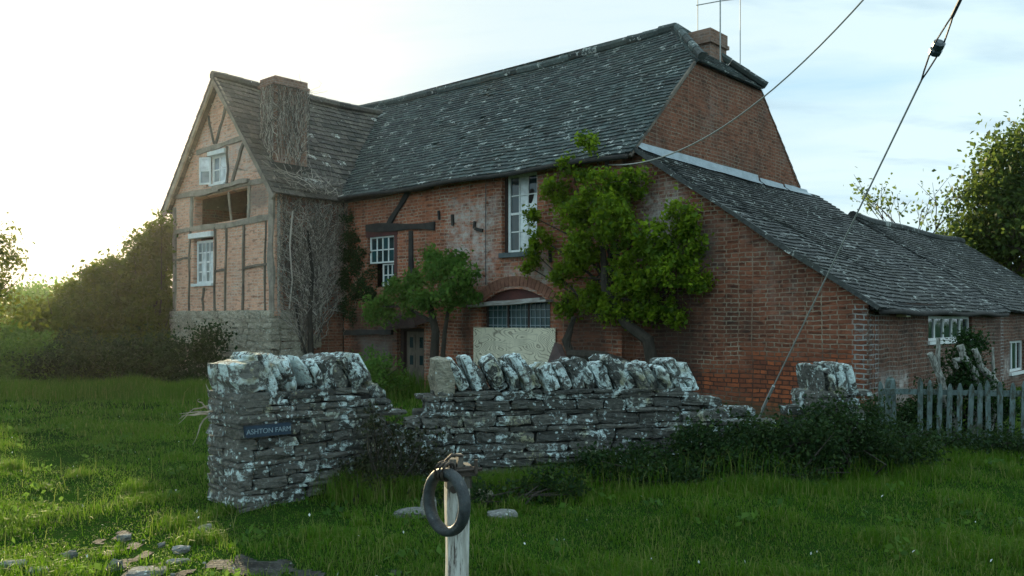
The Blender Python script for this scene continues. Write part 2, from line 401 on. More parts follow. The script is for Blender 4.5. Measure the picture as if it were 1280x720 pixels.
def np_mesh(name, verts, quads, col, mat, parent=None, tris=None):
    me = bpy.data.meshes.new(name)
    nv = len(verts); nq = 0 if quads is None else len(quads); nt_ = 0 if tris is None else len(tris)
    me.vertices.add(nv); me.vertices.foreach_set('co', np.asarray(verts, np.float32).ravel())
    idx = []; starts = []; tot = 0
    if nq: idx.append(np.asarray(quads, np.int32).ravel()); starts.append(np.arange(nq) * 4); tot = nq * 4
    if nt_: idx.append(np.asarray(tris, np.int32).ravel()); starts.append(tot + np.arange(nt_) * 3)
    idx = np.concatenate(idx); starts = np.concatenate(starts).astype(np.int32)
    me.loops.add(len(idx)); me.loops.foreach_set('vertex_index', idx)
    me.polygons.add(nq + nt_); me.polygons.foreach_set('loop_start', starts)
    me.update(calc_edges=True)
    ca = me.attributes.new('Col', 'FLOAT_COLOR', 'POINT')
    cc = np.ones((nv, 4), np.float32); cc[:, :3] = col
    ca.data.foreach_set('color', cc.ravel())
    me.materials.append(mat)
    o = bpy.data.objects.new(name, me); COL.objects.link(o)
    if parent: o.parent = parent
    return o

def empty(name, loc=(0, 0, 0), rz=0.0):
    o = bpy.data.objects.new(name, None); o.empty_display_size = .2
    o.location = loc; o.rotation_euler = (0, 0, rz); COL.objects.link(o); return o
def tag(o, label=None, cat=None, group=None, kind=None):
    if label: o['label'] = label
    if cat: o['category'] = cat
    if group: o['group'] = group
    if kind: o['kind'] = kind
    return o

# ------------------------------------------------------------------ ground
def gz(x, y):
    x = np.asarray(x, float); y = np.asarray(y, float)
    near = np.clip((26 - y) / 8, 0, 1)
    z = .022 * np.sin(x * 1.7 + .6 * y) + .018 * np.sin(2.9 * y - 1.1 * x + 1) + .012 * np.sin(5.1 * x + 3.3 * y)
    z = z - .03 * np.exp(-(((x + 2.1) / .7) ** 2 + ((y - 7.5) / .5) ** 2)) 
    z = z + .05 * np.exp(-(((x - 1.9) / .9) ** 2 + ((y - 7.6) / .5) ** 2))
    # worn track hollow
    d = seg_dist(x, y, TRACK)
    z = z - .05 * np.exp(-(d / .45) ** 2)
    return z * near
TRACK = [(-9.5, 18), (-7.4, 13.4), (-4.6, 8.9), (-3.05, 6.8), (-2.45, 5.4)]
PATHS = [[(-3.2, 7.0), (-2.75, 6.35), (-2.4, 5.6), (-2.3, 4.6)], [(-4.2, 5.45), (-3.5, 5.5)], [(-2.5, 5.55), (-1.7, 5.72), (-1.2, 5.5), (-.2, 5.1)]]
PW = [.10, .10, .08]
def seg_dist(x, y, pts):
    d = np.full(np.shape(x), 1e9)
    for (ax_, ay), (bx, by) in zip(pts[:-1], pts[1:]):
        vx, vy = bx - ax_, by - ay; L = vx * vx + vy * vy
        t_ = np.clip(((x - ax_) * vx + (y - ay) * vy) / L, 0, 1)
        d = np.minimum(d, np.hypot(x - ax_ - t_ * vx, y - ay - t_ * vy))
    return d
def pathness(x, y):
    """signed: >0 inside the stony path"""
    w = .1 * np.sin(x * 6.1 + y * 4.3) + .07 * np.sin(x * 13.7 - y * 9.1) + .05 * np.sin(23 * x + 17 * y)
    m_ = np.full(np.shape(x), -9.)
    for p, r_ in zip(PATHS, PW): m_ = np.maximum(m_, r_ + w - seg_dist(x, y, p))
    return m_

xs = np.concatenate([np.linspace(-900, -40, 24), np.linspace(-36, -14, 12), np.arange(-13, 13, .16), np.linspace(14, 36, 12), np.linspace(40, 900, 24)])
ys = np.concatenate([np.linspace(-60, 2, 10), np.arange(2.4, 19, .16), np.linspace(19.5, 45, 14), np.linspace(55, 1500, 26)])
X, Y = np.meshgrid(xs, ys); Z = gz(X, Y)
nx, ny = len(xs), len(ys)
i, j = np.meshgrid(np.arange(nx - 1), np.arange(ny - 1)); a = (j * nx + i).ravel()
g = np_mesh('ground', np.stack([X.ravel(), Y.ravel(), Z.ravel()], 1), np.stack([a, a + 1, a + 1 + nx, a + nx], 1), np.full((nx * ny, 3), .5), M['ground'])
tag(g, 'rough grass meadow and yard around the old house', 'ground', kind='structure')
# stony path sheet
xs = np.arange(-4.6, .2, .035); ys = np.arange(4.4, 7.3, .035)
X, Y = np.meshgrid(xs, ys); Zp = gz(X, Y) + .006 + .02 * np.clip(pathness(X, Y), 0, .15); Mk = pathness(X, Y) > -.02
nx, ny = len(xs), len(ys)
i, j = np.meshgrid(np.arange(nx - 1), np.arange(ny - 1)); a = (j * nx + i)
ok = (Mk[:-1, :-1] & Mk[1:, :-1] & Mk[:-1, 1:] & Mk[1:, 1:]); a = a[ok]
p = np_mesh('path', np.stack([X.ravel(), Y.ravel(), Zp.ravel()], 1), np.stack([a, a + 1, a + 1 + nx, a + nx], 1), np.full((nx * ny, 3), .5), M['path'])
tag(p, 'stony trodden path through the grass', 'path', kind='structure')

# ------------------------------------------------------------------ farmhouse frame
AX = Vector((.7455, -.6665, 0)); BY = Vector((.6665, .7455, 0))
HO = Vector((5.39, 13.0, 0)); HRZ = math.atan2(-.6665, .7455)
house = empty('farmhouse', HO, HRZ)
tag(house, 'derelict red brick and timber farmhouse with stone tiled roofs and lean-to', 'house')
def W(x, y, z): return HO + AX * x + BY * y + Vector((0, 0, z))

Tmap = {'f': lambda u, v, d: (u, d, v), 's': lambda u, v, d: (-d, u, v)}
def wall(name, mat, mp, outer, holes=(), th=.3, base=0.0, parent=house, inner=None, label=None):
    """wall of polygon outline `outer` in (u, v), with holes; outer face at offset `base`, reveals th deep"""
    mb = MB(); f = Tmap[mp]
    loops = [[Vector((u, v, 0)) for u, v in outer]] + [[Vector((u, v, 0)) for u, v in h] for h in holes]
    flat = [q for l in loops for q in l]
    for d in (base, base + th):
        for tri in tessellate_polygon(loops):
            pts = [flat[k] for k in tri]
            mb.add([f(q.x, q.y, d) for q in pts], [(q.x, q.y) for q in pts], mi=0 if d == base else 1)
    for l in loops:
        for k in range(len(l)):
            a_, b_ = l[k], l[(k + 1) % len(l)]
            mb.add([f(a_.x, a_.y, base), f(b_.x, b_.y, base), f(b_.x, b_.y, base + th), f(a_.x, a_.y, base + th)],
                   [(a_.x, a_.y), (b_.x, b_.y), (b_.x + th, b_.y), (a_.x + th, a_.y)])
    o = mb.build(name, [mat, M['interior']], parent)
    if label: o['label'] = label
    return o
def rect(u0, u1, v0, v1): return [(u0, v0), (u1, v0), (u1, v1), (u0, v1)]
def arch(u0, u1, v0, v1, rise, n=8):
    pts = [(u0, v0), (u1, v0)]
    for k in range(n + 1):
        q = k / n; pts.append((u1 + (u0 - u1) * q, v1 - rise + rise * (1 - (2 * q - 1) ** 2)))
    return pts

def window(mp, u0, u1, v0, v1, cols, rows, base, mat_frame, glass_fn, bar_=.022, frame=.05, sill=None, transom=None, parent=house, label=None, sillmat=None, depth=.05):
    f = Tmap[mp]; fr = MB()
    def bx(a0, a1, b0, b1, d0, d1, mb=fr):
        p0 = f(a0, b0, d0); p1 = f(a1, b1, d1)
        mb.box(min(p0[0], p1[0]), max(p0[0], p1[0]), min(p0[1], p1[1]), max(p0[1], p1[1]), min(p0[2], p1[2]), max(p0[2], p1[2]), c=(.5, .5, .5))
    e = .002
    bx(u0, u0 + frame, v0, v1, base, base + depth); bx(u1 - frame, u1, v0, v1, base, base + depth)
    bx(u0 + frame, u1 - frame, v0, v0 + frame, base + e, base + depth); bx(u0 + frame, u1 - frame, v1 - frame, v1, base + e, base + depth)
    iu0, iu1, iv0, iv1 = u0 + frame, u1 - frame, v0 + frame, v1 - frame
    for k in range(1, cols):
        u = iu0 + (iu1 - iu0) * k / cols; bx(u - bar_ / 2, u + bar_ / 2, iv0, iv1, base + .008, base + depth - .006)
    for k in range(1, rows):
        v = iv0 + (iv1 - iv0) * k / rows; b2 = frame * .8 if transom == k else bar_
        bx(iu0, iu1, v - b2 / 2, v + b2 / 2, base + .004 if transom == k else base + .011, base + depth - .009)
    w = fr.build('window', mat_frame, parent)
    if label: w['label'] = label
    mats = []; pb = {}
    for i_ in range(cols):
        for j_ in range(rows):
            mk = glass_fn(i_, j_)
            if mk is None: continue
            pb.setdefault(mk, MB())
            a0 = iu0 + (iu1 - iu0) * i_ / cols; a1 = iu0 + (iu1 - iu0) * (i_ + 1) / cols
            b0 = iv0 + (iv1 - iv0) * j_ / rows; b1 = iv0 + (iv1 - iv0) * (j_ + 1) / rows
            d = base + depth * .55 + random.uniform(-.004, .004); dd = random.uniform(-.004, .004)
            pb[mk].add([f(a0, b0, d), f(a1, b0, d + dd), f(a1, b1, d + dd), f(a0, b1, d)])
    for mk, mb in pb.items(): mb.build('pane', M[mk], w)
    if sill:
        sb = MB(); bx(u0 - sill[0], u1 + sill[0], v0 - sill[1], v0 - .003, base - sill[2], base + .08, sb)
        sb.build('sill', sillmat or mat_frame, w, bevel=.006)
    return w

# ---- main front wall
W1 = arch(-7.52, -6.55, 3.0, 4.76, .12); W2 = rect(-11.98, -10.86, 2.44, 3.78)
W3 = arch(-8.12, -6.2, .75, 2.3, .3); DR = rect(-10.86, -9.92, -.1, 1.46)
wall('wall', M['brick_front'], 'f', [(-12.9, -.3), (-4.17, -.3), (-4.17, 4.86), (-12.9, 4.86)], [W1, W2, W3, DR], th=.32, label='weathered red brick front wall')
# dentil course under the eaves and quoins
mb = MB()
for k in range(38):
    x = -9.5 + k * .14
    mb.box(x, x + .1, -.045, .0, 4.66 + random.uniform(-.01, .01), 4.76, )
mb.box(-9.53, -4.19, -.06, -.001, 4.762, 4.858)
mb.build('cornice', M['brick_front'], house)
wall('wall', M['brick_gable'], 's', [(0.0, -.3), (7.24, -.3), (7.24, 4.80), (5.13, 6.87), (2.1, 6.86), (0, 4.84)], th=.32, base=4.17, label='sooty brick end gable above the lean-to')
mb = MB(); mb.box(-17.83, -4.2, 6.95, 7.235, -.3, 4.8); mb.box(-17.82, -17.5, -1.7, 6.9, -.3, 4.72); mb.build('wall', M['brick_gable'], house)
# closing partition so that no daylight leaks through the rooms
mb = MB(); mb.box(-17.4, -4.6, 3.2, 3.3, -.2, 4.6); mb.box(-17.4, -4.6, .4, 6.9, 2.0, 2.06); mb.build('partition', M['interior'], house)

# segmental brick arches
def arch_bricks(u0, u1, vspring, rise, base, h=.2, n=17):
    mb = MB(); w_ = (u1 - u0); Rr = (w_ * w_ / 4 + rise * rise) / (2 * rise); cu = (u0 + u1) / 2; cv = vspring + rise - Rr
    a0 = math.asin(w_ / 2 / Rr)
    for k in range(n):
        b0 = -a0 + 2 * a0 * (k + .06) / n; b1 = -a0 + 2 * a0 * (k + .94) / n
        q = [(cu + r_ * math.sin(b), cv + r_ * math.cos(b)) for r_, b in ((Rr, b0), (Rr, b1), (Rr + h, b1), (Rr + h, b0))]
        dd = -.012 - random.random() * .008
        fr_ = [(u, dd + base, v) for u, v in q]; bk = [(u, .02 + base, v) for u, v in q]
        cu_ = random.uniform(-30, 30); cv_ = random.uniform(0, 5)
        mb.mesh(fr_ + bk, [(0, 1, 2, 3), (0, 4, 5, 1), (1, 5, 6, 2), (2, 6, 7, 3), (3, 7, 4, 0)], uvf=lambda p: (p[0] * .3 + cu_, p[2] * .12 + cv_))
    return mb.build('brick_arch', M['arch_brick'], house)
M['arch_brick'] = simple_mat('arch_brick', (.26, .12, .08), (.16, .07, .05), scale=9, rough=.9, bumpd=.01)
arch_bricks(-8.15, -6.17, 2.02, .34, 0, .2, 21)
arch_bricks(-7.54, -6.53, 4.66, .13, 0, .1, 13)

# ---- windows of the front
def g1(i_, j_):
    return 'glass' if i_ == 0 or (i_ == 2 and j_ == 3) else 'pane_white'
w = window('f', -7.44, -6.6, 3.05, 4.68, 3, 4, .12, M['white_paint'], g1, frame=.06, transom=2, sill=(.1, .1, .2), sillmat=M['slate'], label='tall white sash window with a broken pane')
mb = MB()
ring = [(-6.83 + .085 * math.cos(q) * (1 + .2 * math.sin(2 * q)), .139, 4.2 + .15 * math.sin(q) + .03 * math.cos(q)) for q in np.linspace(0, 2 * math.pi, 14)[:-1]]
mb.add(ring); mb.build('broken_hole', M['interior'], w)
mb = MB(); mb.box(-7.52, -7.445, .1, .16, 3.0, 4.62); mb.box(-6.598, -6.55, .1, .16, 3.0, 4.62); mb.box(-7.5, -6.57, .1, .165, 4.683, 4.77); mb.build('window_casing', M['dark_frame'], house)
def g2(i_, j_): return 'glass' if (i_ + j_) % 3 else 'glass_teal'
w = window('f', -11.9, -10.98, 3.02, 3.66, 4, 2, .03, M['white_paint'], g2, frame=.035, bar_=.028, label='upper white sash hung over dark panes')
w = window('f', -11.5, -10.98, 2.46, 3.0, 3, 2, .09, M['white_paint'], g2, frame=.03, bar_=.024, label='lower white sash, half covered by ivy')
mb = MB(); mb.box(-12.0, -10.84, -.02, .1, 3.665, 3.83); mb.box(-10.975, -10.85, .0, .1, 2.45, 3.66); mb.build('window_casing', M['red_paint'], house)
w = window('f', -8.05, -6.25, 1.2, 2.05, 3, 1, .1, M['dark_frame'], lambda i_, j_: 'glass_teal', frame=.05, bar_=.05, label='dark arched window with teal leaded panes')
mb = MB()
for k in range(1, 13):
    x = -8.0 + 1.7 * k / 13; mb.box(x - .006, x + .006, .112, .122, 1.22, 2.03)
for k in range(1, 5):
    z = 1.22 + .8 * k / 5; mb.box(-8.0, -6.3, .110, .120, z - .006, z + .006)
mb.build('leading', M['lead'], w)
mb = MB(); mb.add([(-8.1, .09, 2.05), (-6.22, .09, 2.05), (-6.35, .09, 2.22), (-6.8, .09, 2.31), (-7.3, .09, 2.33), (-7.8, .09, 2.25)])
mb.build('arch_infill', M['red_paint'], house)
mb = MB(); mb.bar((-8.3, -.1, 1.945), (-6.12, -.1, 2.03), .05, .3, rough=.01, segs=6); mb.bar((-8.05, -.06, 1.99), (-6.35, -.06, 2.07), .05, .2, segs=4, rough=.01)
mb.build('window_hood', M['canopy'], house)
mb = MB(); mb.box(-8.3, -6.04, -.05, -.03, .68, 1.49)
o = mb.build('plywood_sheet', M['ply'], house); o['label'] = 'pale plywood sheet nailed over the arched window'
mb = MB()
for sx in (-8.24, -7.55, -6.8, -6.1):
    for sz in (.74, 1.1, 1.44): mb.tube([(sx, -.049, sz), (sx, -.054, sz)], .012, 6)
mb.build('screws', M['iron'], o)
# ---- door and hood
d = MB(); d.box(-10.75, -10.03, .2, .24, -.1, 1.38)
for (a0, a1, b0, b1) in ((-10.68, -10.44, .95, 1.3), (-10.34, -10.1, .95, 1.3), (-10.68, -10.44, .55, .87), (-10.34, -10.1, .55, .87), (-10.68, -10.44, .0, .45), (-10.34, -10.1, .0, .45)):
    d.box(a0, a1, .185, .2, b0, b1)
door = d.build('door', M['door_wood'], house, bevel=.004)
h_ = MB(); h_.tube([(-10.1, .18, .62), (-10.1, .13, .62)], .02, 8); h_.build('handle', M['iron'], door)
mb = MB()
for (a0, a1, b0, b1) in ((-10.62, -10.5, 1.0, 1.25), (-10.28, -10.16, 1.0, 1.25), (-10.62, -10.5, .6, .82), (-10.28, -10.16, .6, .82)): mb.box(a0, a1, .18, .184, b0, b1)
mb.build('pane', M['glass'], door)
mb = MB(); mb.box(-10.86, -10.75, .1, .22, -.1, 1.46); mb.box(-10.03, -9.93, .1, .22, -.1, 1.46); mb.box(-10.74, -10.04, .1, .22, 1.38, 1.46)
mb.build('door_frame', M['dark_frame'], house)
mb = MB()
vs = [(-11.0, -.42, 1.46), (-9.75, -.42, 1.52), (-9.75, 0, 1.62), (-11.0, 0, 1.56), (-10.75, -.3, 1.72), (-10.0, -.3, 1.76), (-10.0, 0, 1.80), (-10.75, 0, 1.78)]
mb.mesh(vs, [(0, 1, 5, 4), (1, 2, 6, 5), (3, 0, 4, 7), (4, 5, 6, 7), (3, 2, 1, 0)])
mb.bar((-11.02, -.43, 1.45), (-9.72, -.43, 1.51), .06, .05)
mb.build('porch_hood', M['rust'], house)

# ---- exposed black timbers on the front
tb = [((-11.98, -.02, 3.9), (-9.55, -.02, 3.78), .17), ((-11.2, -.015, 3.86), (-10.28, -.015, 4.78), .12), ((-10.36, -.012, 3.72), (-10.32, -.012, 2.5), .12),
      ((-8.95, -.01, 3.12), (-9.3, -.01, 2.85), .09), ((-8.28, -.01, 3.62), (-8.06, -.01, 3.56), .07), ((-8.98, -.01, 3.98), (-8.96, -.01, 3.74), .06), ((-9.42, -.01, 4.1), (-9.4, -.01, 3.9), .05),
      ((-8.28, -.012, 3.78), (-8.3, -.012, 3.62), .05), ((-6.2, -.01, 3.05), (-6.18, -.01, 2.8), .05)]
for a_, b_, w_ in tb:
    mb = MB(); L = (Vector(a_) - Vector(b_)).length
    mb.bar(a_, b_, w_, .07, rough=.03 if L > .5 else .01, segs=max(2, int(L / .2))); mb.build('timber_beam', M['timber_black'], house)
mb = MB(); mb.tube([(-7.95, -.03, 4.55), (-7.96, -.035, 3.4), (-7.95, -.03, 2.4)], .008, 5); mb.build('conduit', M['cable_dark'], house)
# timber plate under eave at left
mb = MB(); mb.bar((-12.85, -.08, 4.68), (-9.6, -.08, 4.72), .2, .16, rough=.02, segs=8); mb.build('timber_plate', M['timber_black'], house)
mb = MB(); mb.bar((-12.8, -.04, 1.33), (-11.0, -.04, 1.36), .12, .08, rough=.02, segs=6); mb.build('timber_plate', M['timber_black'], house)
# eaves gutter
mb = MB()
pts = [(-12.75 + 8.6 * k / 24, -.33, 4.63 + .02 * math.sin(k * .7) + .0 * k) for k in range(25)]
mb.tube(pts, .05, 8); mb.build('gutter', M['timber_black'], house, smooth=True)

# ---- cross wing: gable front in timber and brick
XL, XR, XC, ZE, ZA = -17.83, -12.9, -15.37, 4.72, 7.62
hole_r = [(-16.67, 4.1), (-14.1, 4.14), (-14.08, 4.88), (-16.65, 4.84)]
wall('wall', M['brick_wing'], 'f', [(XL, 1.75), (XR, 1.75), (XR, ZE), (XC, ZA), (XL, ZE)],
     [hole_r, rect(-16.72, -15.7, 2.54, 3.9), rect(-16.06, -15.05, 5.1, 5.9)], th=.22, base=-2.0, label='pink brick infill of the timbered gable')
# rubble plinth of separate stones
def unit_stone(n=3, k=.3):
    vs = {}; faces = []
    def vid(i_, j_, l_):
        key = (i_, j_, l_)
        if key not in vs: vs[key] = len(vs)
        return vs[key]
    for ax_ in range(3):
        for sd in (0, n):
            for a_ in range(n):
                for b_ in range(n):
                    q = []
                    for da, db in ((0, 0), (1, 0), (1, 1), (0, 1)):
                        c_ = [0, 0, 0]; c_[ax_] = sd; c_[(ax_ + 1) % 3] = a_ + da; c_[(ax_ + 2) % 3] = b_ + db; q.append(vid(*c_))
                    faces.append(tuple(q if sd else q[::-1]))
    P = []
    for key in vs:
        p_ = Vector([2 * c_ / n - 1 for c_ in key]); s_ = p_.normalized() * 1.25
        P.append(p_.lerp(s_, k))
    return P, faces
US_S = unit_stone(4, .1); US = unit_stone(4, .22); US_R = unit_stone(4, .55)
def stone(mb, c, size, rot=None, amp=.18, us=None, col=None):
    P, F = us or US; seed = Vector((random.random() * 90, random.random() * 90, random.random() * 90))
    mn = min(size); vs = []
    taper = random.uniform(-.12, .12); shear = random.uniform(-.15, .15)
    for p_ in P:
        q = Vector((p_.x * size[0] / 2 * (1 + taper * p_.z), p_.y * size[1] / 2, p_.z * size[2] / 2 + shear * .3 * mn * p_.x))
        nv = noise.noise_vector(p_ * 1.1 + seed) * amp * mn + noise.noise_vector(p_ * 2.7 + seed) * amp * .5 * mn
        q = q + nv
        if rot is not None: q = rot @ q
        vs.append(q + Vector(c))
    mb.mesh(vs, F, col or (random.random(), random.random(), random.random()))
mb = MB(); z = -.1
while z < 1.78:
    h = random.uniform(.10, .2); x = XL - .02
    while x < XR:
        l = random.uniform(.16, .5); l = min(l, XR + .02 - x)
        if l < .08: break
        stone(mb, (x + l / 2, -1.98, z + h / 2), (l * .97, .24, h * .96)); x += l
    y = -1.85
    while y < .0:
        l = random.uniform(.2, .5)
        if y < -1.15: stone(mb, (XR - .07, y + l / 2, z + h / 2), (.24, l * .97, h * .96))
        y += l
    z += h
mb.box(XL + .05, XR - .1, -1.95, -1.7, -.3, 1.76)
o = mb.build('plinth', M['rubble'], house); o['label'] = 'pale rubble stone base of the timbered gable'
mb = MB(); mb.box(XR - .2, XR - .02, -1.75, -.02, -.3, 4.66); mb.build('wall', M['brick_gable'], house)
# timbers of the gable
Yt = -2.012
T = [('timber_post', (XL + .1, 1.8), (XL + .1, 4.7), .17, 'timber_grey'), ('timber_post', (XR - .12, 1.85), (XR - .1, 4.7), .24, 'timber_grey'),
     ('timber_post', (-16.9, 1.85), (-16.84, 4.05), .07, 'timber'), ('timber_post', (-16.2, 1.85), (-16.15, 2.5), .08, 'timber'), ('timber_post', (-15.6, 1.85), (-15.56, 4.02), .08, 'timber'),
     ('timber_post', (-15.1, 1.85), (-15.04, 4.02), .08, 'timber'), ('timber_post', (-14.28, 1.85), (-14.22, 4.02), .1, 'timber'), ('timber_post', (-13.28, 1.85), (-13.25, 4.0), .06, 'timber'),
     ('timber_rail', (XL + .1, 4.02), (XR, 4.06), .15, 'timber_grey'), ('timber_rail', (XL + .05, 4.96), (XR + .0, 4.98), .16, 'timber_grey'), ('timber_rail', (-15.6, 2.9), (-15.1, 2.9), .1, 'timber'),
     ('timber_rail', (-14.25, 2.93), (-13.2, 2.96), .11, 'timber'), ('timber_rail', (XL, 3.3), (-16.85, 3.3), .1, 'timber'), ('timber_rail', (-16.5, 6.05), (-14.2, 6.1), .15, 'timber_grey'),
     ('timber_post', (-16.78, 4.05), (-16.75, 4.92), .13, 'timber_grey'), ('timber_post', (-13.98, 4.1), (-13.98, 4.9), .12, 'timber_grey'),
     ('timber_brace', (-14.25, 5.98), (-14.75, 5.05), .16, 'timber'), ('timber_brace', (-15.02, 7.05), (-15.55, 6.15), .12, 'timber'), ('timber_brace', (-15.9, 6.9), (-15.6, 6.15), .07, 'timber'),
     ('timber_post', (-14.98, 5.05), (-14.98, 6.0), .08, 'timber')]
for nm, a_, b_, w_, mk in T:
    mb = MB(); L = math.dist(a_, b_)
    mb.bar((a_[0], Yt, a_[1]), (b_[0], Yt, b_[1]), w_ * (.6 if mk == 'timber' else .8), .045 + random.random() * .02, rough=.06, segs=max(4, int(L / .18))); mb.build(nm, M[mk], house)
mb = MB(); mb.tube([(-15.02, -1.96, 4.86), (-15.0, -1.95, 4.6), (-14.93, -1.93, 4.12)], [.035, .03, .03], 6); mb.build('prop', M['timber_grey'], house)
# lintel rags along the hole
mb = MB(); mb.bar((-16.75, -2.05, 4.93), (-15.3, -2.05, 4.9), .09, .1, rough=.05, segs=8); mb.bar((-15.6, -2.06, 4.98), (-13.95, -2.06, 5.02), .1, .09, rough=.06, segs=9)
mb.build('timber_rail', M['timber_grey'], house)
# void behind the hole
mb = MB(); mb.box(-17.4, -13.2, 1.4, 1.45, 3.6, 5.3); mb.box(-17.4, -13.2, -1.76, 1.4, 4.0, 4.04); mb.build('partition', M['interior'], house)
window('f', -16.66, -15.76, 2.6, 3.72, 4, 4, -1.93, M['white_paint'], lambda i_, j_: 'pane_white' if j_ < 3 and i_ in (1, 3) else 'pane_grey', frame=.06, transom=2, bar_=.03, sill=(.07, .07, .14), label='white sash window low in the timbered gable')
mb = MB(); mb.box(-16.82, -15.66, -2.1, -1.9, 3.79, 3.92); mb.build('window_hood', M['white_paint'], house)
window('f', -15.78, -15.08, 5.12, 5.84, 2, 2, -1.98, M['white_paint'], lambda i_, j_: 'pane_white' if i_ else 'pane_grey', frame=.06, bar_=.03, sill=(.03, .05, .09), label='white casement high in the timbered gable')
mb = MB(); mb.box(-15.85, -15.02, -2.09, -1.95, 5.845, 5.95); mb.build('window_hood', M['white_paint'], house)
# open casement leaf swung outward
lw = window('f', 0, .34, 0, .7, 1, 2, 0, M['white_paint'], lambda i_, j_: 'pane_white' if j_ else 'pane_grey', frame=.045, bar_=.025, depth=.03, label='casement leaf hanging open')
lw.location = (-15.79, -2.0, 5.13); lw.rotation_euler = (0, 0, R(180 + 28))
# barge boards
mb = MB(); mb.bar((XC, -2.17, 7.73), (XR + .23, -2.17, 4.50), .17, .05, rough=.02, segs=8); mb.build('bargeboard', M['timber_grey'], house)
mb = MB(); mb.bar((XC, -2.17, 7.73), (XL - .23, -2.17, 4.50), .17, .05, rough=.02, segs=8); mb.build('bargeboard', M['timber_grey'], house)

# ---- roofs of separate tiles
def slope_tiles(name, mat, org, ud, vd, L, ufn, gauge=.16, tw=.23, sag=None, parent=house, miss=.004, th=.028, label=None, lift=.042):
    org = Vector(org); ud = Vector(ud).normalized(); vd = Vector(vd).normalized(); nd = ud.cross(vd).normalized()
    if nd.z < 0: nd = -nd
    mb = MB(); rows = int(math.ceil(L / gauge)); sag = sag or (lambda u, v: 0.)
    P = lambda u, v, w_: org + ud * u + vd * v + nd * (w_ + sag(u, v))
    for r_ in range(rows):
        v0 = r_ * gauge; u0, u1 = ufn(min(v0 + gauge * .5, L)); u = u0 - random.random() * tw * .6 * (1 if r_ % 2 else .2)
        g2_ = gauge * (1.0)
        while u < u1:
            w_ = tw * random.uniform(.75, 1.25); a0 = max(u, u0); a1 = min(u + w_ - .006, u1); u += w_
            if a1 - a0 < .03 or random.random() < miss: continue
            dv = random.uniform(-.014, .012) - (.05 * (random.random() < .012)); j1 = random.uniform(-.006, .006); j2 = random.uniform(-.006, .006); tl = random.uniform(-.012, .012)
            vb = v0 + dv; vt = min(v0 + g2_ * 1.35, L + .02)
            lo = [P(a0, vb + tl * .6, lift + j1), P(a1, vb - tl * .6, lift + j2), P(a1, vt, .012), P(a0, vt, .012)]
            un = [q - nd * th for q in lo]
            mb.mesh(lo + un, [(0, 1, 2, 3), (0, 4, 5, 1), (1, 5, 6, 2), (3, 7, 4, 0)])
    # boarding under the tiles
    n = 14
    for k in range(n):
        va, vb = L * k / n, L * (k + 1) / n; (a0, a1), (b0, b1) = ufn(va), ufn(vb); ns = 16
        for q in range(ns):
            s0, s1 = q / ns, (q + 1) / ns
            pts = [P(a0 + (a1 - a0) * s0, va, -.012), P(a0 + (a1 - a0) * s1, va, -.012), P(b0 + (b1 - b0) * s1, vb, -.012), P(b0 + (b1 - b0) * s0, vb, -.012)]
            mb.add(pts)
    o = mb.build(name, mat, parent)
    if label: o['label'] = label
    return o, P
KM = .9227; cm = math.cos(math.atan(KM)); sm = math.sin(math.atan(KM))
ZM0 = 4.92      # roof plane height over the wall line
yE = -.26; LM = (3.62 - yE) / cm
KW = 1.162; cw = math.cos(math.atan(KW)); sw = math.sin(math.atan(KW))
ZWR = 7.77
def sag_m(u, v): return -.12 * math.sin(max(0, min(1, (u + 17) / 13)) * math.pi) * min(1, v / 4) + .035 * noise.noise(Vector((u * .5, v * .6, 2))) + .015 * noise.noise(Vector((u * 1.6, v * 1.7, 5)))
def um(v):
    z = ZM0 + (yE + v * cm) * KM
    xv = XC + (ZWR - z) / KW if z < ZWR else XC - 2.5
    x1 = -4.11 if z < 6.9 else -4.11 - (z - 6.9) / (8.26 - 6.9) * 1.5
    return xv - .02, x1
mr, Pm = slope_tiles('roof', M['tile'], (0, yE, ZM0 + yE * KM), (1, 0, 0), (0, cm, sm), LM, um, gauge=.135, tw=.19, sag=sag_m, label='long stone tiled main roof with lichen')
slope_tiles('roof', M['tile'], (0, 7.44, ZM0 + yE * KM + .03), (1, 0, 0), (0, -cm, sm), LM, lambda v: ((-18.1), um(v)[1] - .045), gauge=.3, tw=.5, label='rear slope of the main roof')
# half hip at the right end
HL = math.hypot(1.5, 1.36)
slope_tiles('roof', M['tile'], (-4.08, 3.62, 6.86), (0, 1, 0), (-1.5 / HL, 0, 1.36 / HL), HL, lambda v: (-1.56 * (1 - v / HL) - .02, 1.44 * (1 - v / HL) + .0), label='small half hip at the end of the main roof')
# ridge tiles
mb = MB(); x = -5.5
while x > -17:
    z = 8.28 + sag_m(x, 5); mb.tube([(x, 3.62, z), (x - .42, 3.62, z + random.uniform(-.012, .012))], [.115, .125], 8); x -= .43
for s_ in (-1, 1):
    a_ = Vector((-5.5, 3.62, 8.27)); b_ = Vector((-4.02, 3.62 + s_ * 1.46, 6.96))
    for k in range(5):
        mb.tube([a_.lerp(b_, k / 5), a_.lerp(b_, (k + .97) / 5)], [.08, .09], 7)
mb.build('ridge_tiles', M['tile'], mr)
# verge pointing on the right gable
mb = MB(); mb.bar((-4.13, yE, ZM0 + yE * KM - .05), (-4.13, 2.05, 6.84), .05, .05, side=(1, 0, 0), rough=.01, segs=6); mb.build('verge', M['timber'], mr)
mb = MB(); mb.bar((-4.165, 7.3, ZM0 + yE * KM + .10), (-4.165, 5.2, 6.80), .03, .02, side=(1, 0, 0), rough=.01, segs=6)
mb.build('verge', M['brick_gable'], mr)
